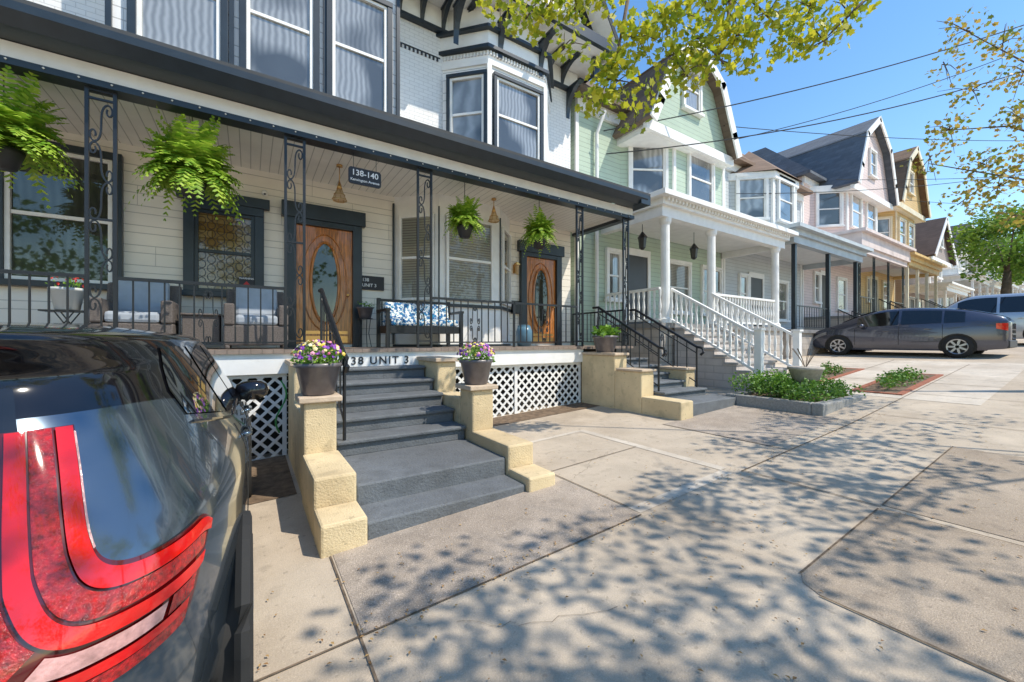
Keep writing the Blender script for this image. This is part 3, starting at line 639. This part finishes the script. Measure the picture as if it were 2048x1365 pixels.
M().tube([(7.95,7.9,.6),(7.95,7.9,7.2),(8.1,7.75,7.8)],.05,8).out('downspout',white,gh)
for x in (8.6,10.9):
    s=thing('porch_lantern','black hanging lantern under the white porch roof','lamp',(x,6.9,4.7)); M().tube([(x,6.9,4.72),(x,6.9,4.35)],.008,4).out('stem',iron,s); M().lathe((x,6.9,3.95),[(.03,-.05),(.08,0),(.11,.25),(.13,.27),(.02,.42)],6).out('body',iron,s); 
house('pale grey row house with turret bay and flat porch roof',14.45,20.9,(.54,.57,.58),(.26,.18,.13),1.9,4.75,5.3,8.1,(14.9,16.0,17.8,18.9,7.0,5.2,7.7),None,[15.2,18.0,20.8],(14.9,21.2),style='dark',railm=iron,doorx=16.3,yp=5.9,porchface=mk('grey_metal',(.47,.51,.53),.5),stairx=(18.6,20.0))
house('pale pink sided row house with slate gambrel roof and porch',21.0,27.9,(.73,.60,.57),(.13,.15,.18),2.6,5.25,6.15,9.0,(21.9,23.0,27.0,27.9,6.95,6.0,8.7),[(22.6,8.6),(22.95,9.4),(23.7,11.0),(25.3,12.1),(26.9,11.0),(27.65,9.4),(28.0,8.6)],[21.6,23.4,25.4,27.7],(21.2,27.9),style='iron',railm=iron,doorx=23,gy=6.7,stairx=(23.6,25.2),porchface=mk('pink_fascia',(.70,.59,.55),.6))
house('ochre yellow row house with two level porch and brown gambrel',28.0,34.4,(.68,.46,.20),(.21,.13,.08),3.0,5.4,6.0,9.2,(28.5,29.6,33.0,34.2,6.8,5.9,8.9),[(28.6,8.9),(29.0,9.6),(29.9,11.3),(31.2,12.2),(32.5,11.3),(33.4,9.6),(33.8,8.9)],[28.4,30.3,32.2,34.2],(28.2,34.4),style='square',railm=iron,doorx=30,gy=6.6,stairx=(30.5,32),porchface=mk('ochre_fascia',(.72,.50,.22),.6),trim=mk('cream_trim',(.75,.66,.48),.6))
cols=[((.36,.30,.27),(.10,.07,.06)),((.72,.72,.70),(.09,.09,.10)),((.36,.22,.14),(.12,.08,.06)),((.60,.61,.63),(.08,.08,.09)),((.64,.61,.54),(.13,.09,.07)),((.4,.43,.47),(.07,.07,.08)),((.66,.66,.64),(.12,.09,.08))]
nmz=['brown','white','russet','silver','cream','slate','ivory']
x=36.0
for i,(a,b) in enumerate(cols):
    bz=g(x); w=6.6; k=bz-1.2+(i%2)*.4-(.5 if i==0 else 0)
    house(nmz[i]+' sided gabled row house with covered front porch',x,x+w,a,b,k+1.8,k+4.2,k+4.7,k+6.6,(x+.6,x+1.6,x+4.6,x+5.6,7.0,k+4.7,k+6.5),[(x+.3,k+6.5),(x+3.2,k+9.2-(i%3)*.4),(x+6.2,k+6.5)],[x+.4,x+3.2,x+6.2],(x+.2,x+w-.2),style='square',railm=iron,gy=6.8,doorx=x+1.6)
    x+=w+1.8
# ---------------- planting bed
zb=g(8.2)
s=thing('planting_bed','stone kerbed planting bed filled with ivy beside the driveway','planter',(8.2,3.3,zb))
m=M(); y0,y1,xa,xb=2.5,4.0,7.3,9.2
m.box(xa,xb,y0,y0+.16,zb-.3,zb+.12); m.box(xa,xb,y1-.16,y1,zb-.3,zb+.12); m.box(xa,xa+.16,y0+.161,y1-.161,zb-.3,zb+.118); m.box(xb-.16,xb,y0+.161,y1-.161,zb-.3,zb+.118); m.out('kerb',granite,s,bev=.02)
M().box(xa+.16,xb-.16,y0+.16,y1-.16,zb-.2,zb+.08).out('soil',dirt,s)
m=M(); 
for _ in range(95): clump(m,(R.uniform(xa+.05,xb-.05),R.uniform(y0+.12,y1-.1),zb+.15+R.random()*.18),(.18,.18,.15),46,.055)
m.out('ivy',leafd,s,recalc=False)
m=M()
for _ in range(20): clump(m,(R.uniform(xa+.2,xb-.2),R.uniform(y1-.8,y1-.1),zb+.36),(.2,.18,.18),70,.055)
m.out('shrub',leafg,s,recalc=False)
s=thing('stone_urn','weathered stone urn planter standing among the ivy','urn',(8.15,3.05,zb+.1)); M().lathe((8.15,3.05,zb+.1),[(.13,0),(.13,.06),(.08,.12),(.08,.24),(.2,.32),(.25,.48),(.27,.49),(.27,.53),(.23,.53)],20).out('bowl',mk('weathered_stone',(.42,.38,.33),.9,.2,20,.4,60),s,smooth=True)
m=M()
for k in range(14): a=R.uniform(0,6.3); m.tube([(8.15,3.05,zb+.6),(8.15+.1*math.cos(a),3.05+.1*math.sin(a),zb+.8),(8.15+.2*math.cos(a),3.05+.2*math.sin(a),zb+.95)],.004,3)
m.out('dry_stems',bark,s)
for (xa,xb,y0,y1) in ((9.7,12.6,2.15,2.9),(10.3,13.0,3.6,4.4)):
    s=thing('brick_edged_bed','brick edged strip of low green ground cover in driveway','planter',((xa+xb)/2,(y0+y1)/2,g((xa+xb)/2))); m=M()
    def gb_(x,y,w,l): m.hexa((x,y,g(x)-.05),(w,0,(g(x+w)-g(x))),(0,l,0),(0,0,.075))
    xx=xa
    while xx<xb: gb_(xx,y0,.19,.09); gb_(xx,y1-.09,.19,.09); xx+=.2
    yy=y0+.1
    while yy<y1-.15: gb_(xa,yy,.09,.17); gb_(xb-.02,yy,.09,.17); yy+=.18
    m.out('brick_edging',brick,s); M().hexa((xa+.1,y0+.1,g(xa+.1)-.05),(xb-xa-.15,0,g(xb)-g(xa)),(0,y1-y0-.2,0),(0,0,.062)).out('soil',dirt,s)
    m=M()
    for _ in range(16): x=R.uniform(xa+.3,xb-.3); clump(m,(x,R.uniform(y0+.2,y1-.2),g(x)+.12),(.26,.16,.12),60,.06)
    m.out('ground_cover',leafd,s,recalc=False)
s=thing('rubbish_bin','dark plastic rubbish bin with lid beside the steps','bin',(7.75,5.3,g(7.75))); M().lathe((7.75,5.3,g(7.75)),[(.14,0),(.17,.5)],16).out('bin_body',potd,s); M().lathe((7.75,5.3,g(7.75)+.501),[(.19,0),(.19,.03),(.08,.08)],16).out('lid',potd,s)
# ---------------- cars
def wheel(par,x,y,z,r,w,sd):
    o=M(); n=28
    prof=[(r*.66,-w/2),(r*.95,-w/2),(r,-w*.3),(r,w*.3),(r*.95,w/2),(r*.66,w/2)]
    vs=[(x+d,y+q*math.cos(2*pi*j/n),z+q*math.sin(2*pi*j/n)) for q,d in prof for j in range(n)]
    o.add(vs,[(i*n+j,i*n+(j+1)%n,(i+1)*n+(j+1)%n,(i+1)*n+j) for i in range(5) for j in range(n)]); t=o.out('wheel',rubber,par,smooth=True)
    m=M(); xo=x+sd*w*.42
    m.add([(x+sd*w*.1,y+r*.66*math.cos(2*pi*j/n),z+r*.66*math.sin(2*pi*j/n)) for j in range(n)],[tuple(range(n))]); m.out('wheel_disc',potd,t)
    m=M(); ring=[(xo,y+r*.64*math.cos(2*pi*j/n),z+r*.64*math.sin(2*pi*j/n)) for j in range(n+1)]; m.tube(ring,.02,5)
    for k in range(7):
        a=2*pi*k/7; m.hexa((xo-.012,y-.025*math.sin(a),z+.025*math.cos(a)),(.024,0,0),(0,.05*math.sin(a),-.05*math.cos(a)),(0,r*.63*math.cos(a),r*.63*math.sin(a)))
    m.out('rim',alloy,t)
HC=thing('crossover_car','grey blue crossover car with black roof parked by steps','car',(-.95,3.4,0))
xc=-.945; NN=4.6
TA=[(.2,.86),(.35,.92),(.6,.935),(.8,.935),(.95,.922),(1.08,.87),(1.3,.76),(1.5,.66),(1.6,.60)]
TR=[(.2,1.42),(.35,1.28),(.6,1.23),(.8,1.245),(.95,1.30),(1.1,1.385),(1.3,1.50),(1.41,1.565),(1.46,1.52),(1.52,1.455),(1.6,1.47)]
TF=[(.2,5.4),(.5,5.62),(.8,5.6),(.95,5.45),(1.0,5.2),(1.05,4.55),(1.1,4.45),(1.3,4.15),(1.5,3.8),(1.6,3.7)]
def cpt(th,z,k=1,o=0):
    a=cubic(TA,z); yr=cubic(TR,z); yf=lerp(TF,z); s=math.sin(th); c=math.cos(th)
    yc=3.4; b=(yc-yr) if s<0 else (yf-yc)
    f=lambda v:math.copysign(abs(v)**(2/NN),v)
    return Vector((xc+(a*k+o)*f(c),yc+(b*k+o)*f(s),z))
def zbd(th):
    s=math.sin(th); return cubic([(-1.2,1.31),(-.55,1.30),(-.2,1.18),(.1,1.09),(1,1.06)],s)
def thmap(u): return 2*pi*u
def body(u,v):
    th=thmap(u); z=.2+(zbd(th)-.2)*v; p=cpt(th,z); 
    return p
M().grid(body,420,90,True).out('body',paint,HC,smooth=True)
def roof(u,v):
    th=thmap(u); z0=zbd(th)
    if v<.6: return cpt(th,z0+(1.52-z0)*v/.6)
    k=1-(v-.6)/.4; p=cpt(th,1.52,max(k,.001)); p.z=1.52+.085*math.sin((1-k)*pi/2)**.6; return p
M().grid(roof,420,60,True).out('roof',bpaint,HC,smooth=True)
def thy(y,z):
    yr=cubic(TR,z); yf=lerp(TF,z); yc=3.4; b=(yc-yr) if y<yc else (yf-yc); q=max(-1,min(1,(y-yc)/b)); return math.copysign(math.asin(abs(q)**(NN/2)),q)
def cpatch(name,mat,fn,par=HC,nu=24,nv=12,o=.006):
    return M().grid(lambda u,v:cpt(*fn(u,v),1,o),nu,nv).out(name,mat,par,smooth=True)
def sidewin(ya,yb,ta=0,tb=0):
    def fn(u,v):
        y=ya+(yb-ya)*u; z0=1.13+.13*max(0,(2.7-y))/.9; z1=1.49-ta*max(0,1-u*4)-tb*max(0,(u-.75)*4); z=z0+(z1-z0)*v; return (thy(y,z),z)
    return fn
cpatch('side_window',carglass,sidewin(1.95,2.55,.16,0)); cpatch('side_window',carglass,sidewin(2.61,3.22)); cpatch('side_window',carglass,sidewin(3.28,4.0,0,.25))
cpatch('rear_window',carglass,lambda u,v:(-pi/2+(u-.5)*.6,1.22+.17*v))
cpatch('windscreen',carglass,lambda u,v:(pi/2+(u-.5)*1.2,1.12+.38*v))
m=M(); m.tube([cpt(thy(y,1.10+.13*max(0,(2.7-y))/.9),1.10+.13*max(0,(2.7-y))/.9,1,.006) for y in [1.95+.1*i for i in range(22)]],.006,4); m.out('window_strip',bpaint,HC)
rad=math.radians
# tail lamp built from concentric L bands on the rounded rear corner
CP=[(0,-64.0,1.285),(.12,-64.9,1.19),(.24,-65.7,1.10),(.35,-65.9,1.03),(.45,-65.0,.98),(.55,-62.0,.952),(.68,-56,.942),(.84,-48,.945),(1,-39.5,.962)]
CT=[(a,b) for a,b,c in CP]; CZ=[(a,c) for a,b,c in CP]
TS=[(0,2.4),(.35,2.3),(.55,1.7),(1,.75)]; ZS=[(0,0),(.2,.004),(.35,.016),(.5,.027),(.7,.029),(1,.029)]
def band(k0,k1,u0=0,u1=1):
    def fn(u,v):
        u=u0+(u1-u0)*u; k=k0+(k1-k0)*v
        tp=1 if u<.93 else 1-.35*((u-.93)/.07)**2
        return (rad(cubic(CT,u)-lerp(TS,u)*k),cubic(CZ,u)-cubic(ZS,u)*k*tp-(0 if u<.93 else .03*((u-.93)/.07)**2))
    return fn
lamp=cpatch('tail_lamp',redl3,band(0,8.4),HC,80,36,.008)
for nm,mt,k0,k1,u0,u1,o in (('lamp_edge',clearl,.0,.16,.02,.40,.012),('lamp_light_bar',redl,.25,1.5,0,1,.016),('lamp_reflector',redl2,1.7,3.2,0,.98,.012),('lamp_light_bar',redl,3.4,4.5,0,.98,.018),('reversing_lamp',clearl,4.9,6.1,.52,.84,.014),('lamp_light_bar',redl,6.3,7.1,.3,.94,.016),('lamp_reflector',redl2,7.25,8.3,.3,.95,.012),('lamp_reflector',redl2,4.7,8.3,0,.49,.012),('lamp_reflector',redl2,4.8,6.2,.86,.96,.013)):
    cpatch(nm,mt,band(k0,k1,u0,u1),lamp,60,12,o)
def dline(y,z0,z1): return [cpt(thy(y+.0*z,z),z,1,.001) for z in [z0+(z1-z0)*i/14 for i in range(15)]]
for y in (2.62,3.55,4.35): M().tube(dline(y,.42,1.07),.004,4).out('panel_gap',blackm,HC)
cpatch('sill_cladding',rubber,lambda u,v:(rad(-89+178*u),.2+.14*v),HC,120,6,.012)
for y in (2.75,3.68):
    m=M(); m.tube([cpt(thy(yy,.98),.98,1,.03 if 0<i<4 else .0) for i,yy in enumerate([y,y+.03,y+.11,y+.19,y+.22])],.013,8); m.out('door_handle',paint,HC,smooth=True)
for sx in (1,-1):
    m=M(); cx=xc+sx*.955; 
    m.lathe((0,0,0),[(.0,-.10),(.05,-.092),(.085,-.06),(.095,0),(.085,.06),(.05,.09),(0,.10)],20); m.v=[(cx+v[0]*1.25,3.92+v[1]*.9,1.11+v[2]*.8) for v in m.v]; m.box(cx-sx*.13,cx-sx*.02,3.9,3.94,1.04,1.08)
    mo=m.out('wing_mirror',bpaint,HC,smooth=True)
for yy in (2.08,4.78):
    for sx in (1,-1): wheel(HC,xc+sx*.84,yy,.35+g(-1),.36,.23,sx)
def arch(y0,r):
    m=M(); m.tube([(xc+.925,y0+r*math.cos(t*pi/16),.33+r*math.sin(t*pi/16)) for t in range(17)],.028,6); m.out('wheel_arch_trim',rubber,HC)
arch(2.08,.40); arch(4.78,.40)
HC.location.z=g(-.95)+.04
def scar(label,Ln,W,prof,belt,mat,wins,ws,rw,wr=.32,wb=(.85,3.55)):
    c=thing('parked_car',label,'car',(0,0,0),'cars parked in the driveways')
    def sec(y):
        e=abs(2*y/Ln-1); w=W/2*(1-.16*e**5-.06*e**2); zt=cubic(prof,y); b=min(cubic(belt,y),zt-.015); sh=max(.3*w,w*.97-.40*(zt-b)); sh=min(sh,w*.955)
        hb=.2+.1*e**6
        return [(w*.93,hb),(w*.985,.36),(w,.5),(w*.99,b-.14),(w*.965,b),(sh+.02,b+(zt-b)*.9),(sh-.05,b+(zt-b)*.98),(sh*.5,zt+.012),(0,zt+.016)]
    S=110
    def full(y): s=sec(y); return s+[(-a,z) for a,z in s[-2::-1]]
    m=M(); k=len(full(1)); 
    for i in range(S+1):
        y=Ln*i/S; m.v+=[(a,y,z) for a,z in full(y)]
    m.f+=[(i*k+j,(i+1)*k+j,(i+1)*k+j+1,i*k+j+1) for i in range(S) for j in range(k-1)]; m.f+=[tuple(range(k)),tuple(range(S*k,S*k+k))]
    m.out('body',mat,c,smooth=True)
    for sx in(1,-1):
        for ya,yb in wins:
            def fn(u,v):
                y=ya+(yb-ya)*u; s=sec(y); p,q=s[4],s[5]; v=.1+.83*v; return (sx*(p[0]+(q[0]-p[0])*v+.008),y,p[1]+(q[1]-p[1])*v+.003)
            M().grid(fn,16,4).out('side_window',carglass,c,smooth=True)
        for yy in wb:
            n=24; x=sx*(W/2+.003); m=M(); m.add([(x-sx*.015,yy,.36)]+[(x,yy+(wr+.05)*math.cos(q*2*pi/n),max(.19,wr+(wr+.05)*math.sin(q*2*pi/n))) for q in range(n)],[(0,q+1,(q+1)%n+1) for q in range(n)]); m.out('wheel_arch',blackm,c); wheel(c,sx*(W/2-.085),yy,wr,wr,.2,sx)
        m=M(); m.lathe((sx*(W/2+.07),wins[-1][1]-.15,lerp(belt,wins[-1][1])+.08),[(0,-.07),(.07,-.04),(.08,.03),(0,.07)],12); m.out('wing_mirror',mat,c,smooth=True)
        for yy in [w[0]+.18 for w in wins[-2:]]: M().box(sx*W/2-.03,sx*W/2+.012,yy,yy+.16,lerp(belt,yy)-.13,lerp(belt,yy)-.10).out('door_handle',mat,c,bev=.005)
        for yy in [w[0]-.03 for w in wins[-2:]]+[wins[-1][1]+.05]:
            s=sec(yy); m=M(); m.tube([(sx*(a+.001),yy,z) for a,z in s[1:5]],.006,4); m.out('panel_gap',blackm,c)
        def tl(u,v): y=.0+.20*u; s=sec(y); zz=lerp(belt,.3)-.20*v*(1-.3*u); return (sx*(s[3][0]+.012),y,zz-.02)
        M().grid(tl,6,4).out('tail_lamp',redl,c)
        def hl(u,v): y=Ln-.5*(1-u)-.02; s=sec(y); return (sx*(s[3][0]+.008),y,s[4][1]-.03-.10*v-.06*u)
        M().grid(hl,6,4).out('headlight',alloy,c)
    for nm,(ya,yb) in (('windscreen',ws),('rear_window',rw)):
        def fn(u,v): y=ya+(yb-ya)*u; s=sec(y); sh=s[6][0]*.97; return ((2*v-1)*sh,y,s[6][1]+.028)
        M().grid(fn,14,8).out(nm,carglass,c,smooth=True)
    M().box(-W*.38,W*.38,-.03,.02,.3,.5).out('bumper',potd,c,bev=.02)
    return c
pr=scar('dark grey hatchback car parked in driveway facing the houses',4.45,1.75,[(0,1.0),(.08,1.12),(.4,1.25),(.9,1.385),(1.5,1.46),(2.1,1.49),(2.6,1.45),(3.1,1.28),(3.6,1.05),(3.9,.94),(4.25,.80),(4.45,.60)],[(0,.98),(1.2,.95),(2.4,.90),(3.6,.86),(4.2,.76),(4.45,.57)],gpaint,[(.75,1.15),(1.2,2.05),(2.12,3.1)],(2.72,3.55),(.2,.95),wb=(.88,3.58))
pr.location=(17.35,1.65,g(17)-.04)
sv=scar('silver sport utility car parked in driveway facing the houses',4.6,1.82,[(0,1.0),(.05,1.3),(.25,1.66),(.6,1.74),(1.8,1.77),(2.5,1.73),(2.9,1.5),(3.3,1.15),(3.5,1.08),(4.4,.95),(4.6,.7)],[(0,1.02),(3.4,1.0),(4.6,.7)],spaint,[(.35,.95),(1.0,1.75),(1.82,2.75)],(2.5,3.3),(.05,.28),wr=.35,wb=(.85,3.6))
sv.location=(22.6,.6,g(22.6))
c3=dup(sv,(29.8,1.6,g(30)),label='silver sport utility car parked further up the street')
# ---------------- trees
def tree(name,label,base,top,r0,leafmat,limbs,clumps,leafn,ls,fn,lr=.3):
    t=thing(name,label,'tree',base); m=M(); b=Vector(base);tp=Vector(top)
    m.tube([b-Z*.3,b+(tp-b)*.3+Vector((.05,.06,0)),b+(tp-b)*.7+Vector((-.06,.03,0)),tp],[r0*1.2,r0,r0*.85,r0*.6],12); m.out('trunk',bark,t,smooth=True)
    m=M()
    for l in limbs:
        k=len(l); m.tube(l,[max(.006,(r0*lr)*(1-i/(k-.5))) for i in range(k)],6)
    for c,rad_,n in clumps:
        for _ in range(max(3,n//30)):
            v=Vector((R.gauss(0,.6)*rad_[0],R.gauss(0,.6)*rad_[1],R.gauss(0,.6)*rad_[2])); m.tube([Vector(c)-v*.2,Vector(c)+v*.5+Z*.05,Vector(c)+v*1.1],[.009,.006,.003],4)
    m.out('branches',bark,t,smooth=True)
    m=M()
    for c,rad_,n in clumps: clump(m,c,rad_,n,ls,fn)
    m.out('crown',leafmat,t,recalc=False)
    return t
vis=[((2.6,4.25,5.75),80),((2.9,4.1,5.55),80),((3.1,3.95,5.65),100),((3.45,3.8,5.75),100),((3.8,3.5,4.95),120),((3.66,3.6,4.55),70),((4.0,3.35,5.3),130),((3.85,3.45,4.75),60),((4.35,3.15,5.6),130),((4.55,3.0,4.85),80),((4.75,2.9,5.3),120),((4.45,3.1,5.1),100),((5.1,2.65,5.35),120),((5.4,2.4,5.6),110),((5.75,2.25,5.3),100),((6.0,2.05,5.25),50),((6.3,1.9,5.65),80),((4.9,2.75,5.0),50),((5.0,2.7,5.75),100),((3.7,3.6,5.9),100),((5.3,2.55,5.05),40),((5.9,2.15,5.7),90),((4.2,3.25,4.6),35),((4.7,2.9,5.8),80),((4.05,3.35,4.35),25),((3.3,3.85,5.2),40)]
cl=[(c,(.33,.30,.20),int(n*1.15)) for c,n in vis]
sh=[]
for _ in range(28): sh.append(((R.uniform(2.8,5.6),R.uniform(-3.4,-1.1),R.uniform(5.2,7.0)),(.6,.5,.25),R.randint(50,100)))
for _ in range(44): sh.append(((R.uniform(5.6,11.5),R.uniform(-3.4,-.4),R.uniform(4.6,7.0)),(.6,.5,.25),R.randint(50,100)))
for _ in range(10): sh.append(((R.uniform(.8,2.8),R.uniform(-4,-1.6),R.uniform(5.4,7.0)),(.5,.45,.25),R.randint(30,70)))
br=[(9.2,-2.6,4.6),(8.2,-.4,5.6),(6.6,1.6,6.0),(5.1,2.7,6.05),(4.0,3.4,5.95),(2.5,4.3,5.9)]
subs=[[br[2],(6.0,2.0,5.3)],[br[3],(5.0,2.75,5.2),(4.7,2.9,4.8)],[br[4],(3.9,3.5,5.2),(3.65,3.6,4.5)],[br[3],(5.6,2.4,5.5)],[(9.2,-2.6,4.6),(7.4,-2.2,5.6),(5.5,-2.4,6.2),(3,-2.8,6.6),(1,-2.6,6.3)],[(9.2,-2.6,4.6),(9.6,-3,7)],[(5.5,-2.4,6.2),(4.2,-3.6,6.8)]]
tree('maple_tree','spring maple tree with yellow green leaves overhanging the pavement',(9.8,-3.4,g(9.8)),(9.2,-2.6,4.7),.15,maple,[br]+subs,cl+sh,0,.078,starleaf,.17)
v2=[((11.0,1.15,6.7),110),((10.4,1.5,6.9),90),((10.25,1.66,5.2),90),((10.7,1.35,4.6),110),((10.95,1.2,4.2),110),((10.6,1.45,5.9),60),((11.2,1.0,5.4),120),((9.95,1.85,4.7),50),((10.5,1.5,4.0),80),((11.4,.9,4.8),110),((11.3,.95,6.2),90),((10.1,1.7,6.3),40),((11.2,1.05,3.7),60)]
tree('street_tree','sparse spring street tree with bronze green young leaves',(12.6,-.8,g(12.6)),(12.4,-.6,4.6),.14,maple2,[[(12.4,-.6,4.4),(11.4,.8,6.2),(10.4,1.5,6.9)],[(12.4,-.6,4),(11.2,1.1,5.3),(10.2,1.7,5.2)],[(12.4,-.6,3.6),(11.2,1.1,4.4),(9.9,1.85,4.6)]],[(c,(.46,.34,.32),int(n*1.2)) for c,n in v2],0,.065,starleaf,.18)
fc=[((33+R.gauss(0,1.3),3.3+R.gauss(0,1.1),g(33)+R.uniform(2.6,6.9)),(.9,.8,.6),190) for _ in range(34)]
tree('street_tree','full bright green street tree beyond the parked cars',(33,3.3,g(33)),(33,3.3,g(33)+3.2),.22,treef,[[(33,3.3,g(33)+3),(34,3.8,g(33)+5)],[(33,3.3,g(33)+3),(32,3,g(33)+5.2)]],fc,0,.20,quadleaf)
fc=[((52+R.gauss(0,2),4+R.gauss(0,1.3),g(52)+R.uniform(3,8)),(1.1,1,.8),120) for _ in range(24)]
tree('street_tree','green street tree further up the street',(52,4,g(52)),(52,4,g(52)+3.4),.25,treef,[[(52,4,g(52)+3),(53,4.8,g(52)+6)]],fc,0,.28,quadleaf)
# trees on the opposite side of the street (seen mirrored in windows and paint)
fc=[((R.gauss(0,2.0),-13+R.gauss(0,1.2),R.uniform(2.6,8.5)),(1.0,.9,.8),60) for _ in range(30)]
ot=tree('street_tree','leafy spring street tree across the road',(0,-13,0),(0,-13,3.6),.24,treef,[[(0,-13,3),(1,-12.5,6)],[(0,-13,3),(-1,-13.4,6.5)],[(0,-13,3.4),(.2,-13,8)]],fc,0,.32,quadleaf)
for x in (-9,8.5,17): dup(ot,(x,-13+R.uniform(-1,1),g(x)),R.uniform(0,6))
# wires
def wire(a,b,sag,r=.012):
    s=thing('power_line','black overhead power line crossing above the street','cable',a,'overhead power lines'); a=Vector(a);b=Vector(b)
    M().tube([a+(b-a)*(i/24)-Z*sag*4*(i/24)*(1-i/24) for i in range(25)],r,5).out('cable',wirem,s)
wire((8.0,7.7,7.2),(24,-1.5,13.0),.5,.016); wire((8.1,7.7,6.6),(24,-1.2,11.6),.7,.016); wire((13.5,7.0,8.2),(26,-1.2,13.6),.5); wire((21.5,6.9,8.6),(34,0,9.6),.2); wire((12.5,6.9,8.3),(34,0,11.0),.3); wire((28,6.8,9),(44,1,10),.2)
wire((14.6,7.6,6.8),(34,-.5,10.2),.5)
# ---------------- light, sky, camera
w=D.worlds.new('World'); SC.world=w; w.use_nodes=True; nt=w.node_tree; bg=nt.nodes['Background']; sk=nt.nodes.new('ShaderNodeTexSky'); sk.sky_type='NISHITA'; sk.sun_disc=False
sv_=Vector((.63*math.cos(rad(54)),-.78*math.cos(rad(54)),math.sin(rad(54)))).normalized()
sk.sun_elevation=rad(54); sk.sun_rotation=math.atan2(sv_.x,sv_.y); sk.air_density=1.2; sk.dust_density=.1; sk.ozone_density=1.6
hs=nt.nodes.new('ShaderNodeHueSaturation'); hs.inputs['Saturation'].default_value=1.22; hs.inputs['Value'].default_value=1.5
nt.links.new(sk.outputs[0],hs.inputs['Color']); nt.links.new(hs.outputs[0],bg.inputs[0]); bg.inputs[1].default_value=.15
l=D.lights.new('sun','SUN'); l.energy=5.0; l.angle=rad(.5); l.color=(1,.92,.79); lo=D.objects.new('sun',l); COL.objects.link(lo); lo.rotation_euler=sv_.to_track_quat('Z','Y').to_euler()
cd=D.cameras.new('camera'); cd.lens=14.06; cd.sensor_width=36; cd.clip_start=.03; cd.clip_end=2000; co=D.objects.new('camera',cd); COL.objects.link(co); co.location=(0,0,1.51); co.rotation_euler=(pi/2,0,-math.atan2(.5476,.8368)); SC.camera=co
SC.view_settings.view_transform='Standard'; SC.view_settings.look='None'; SC.view_settings.exposure=0
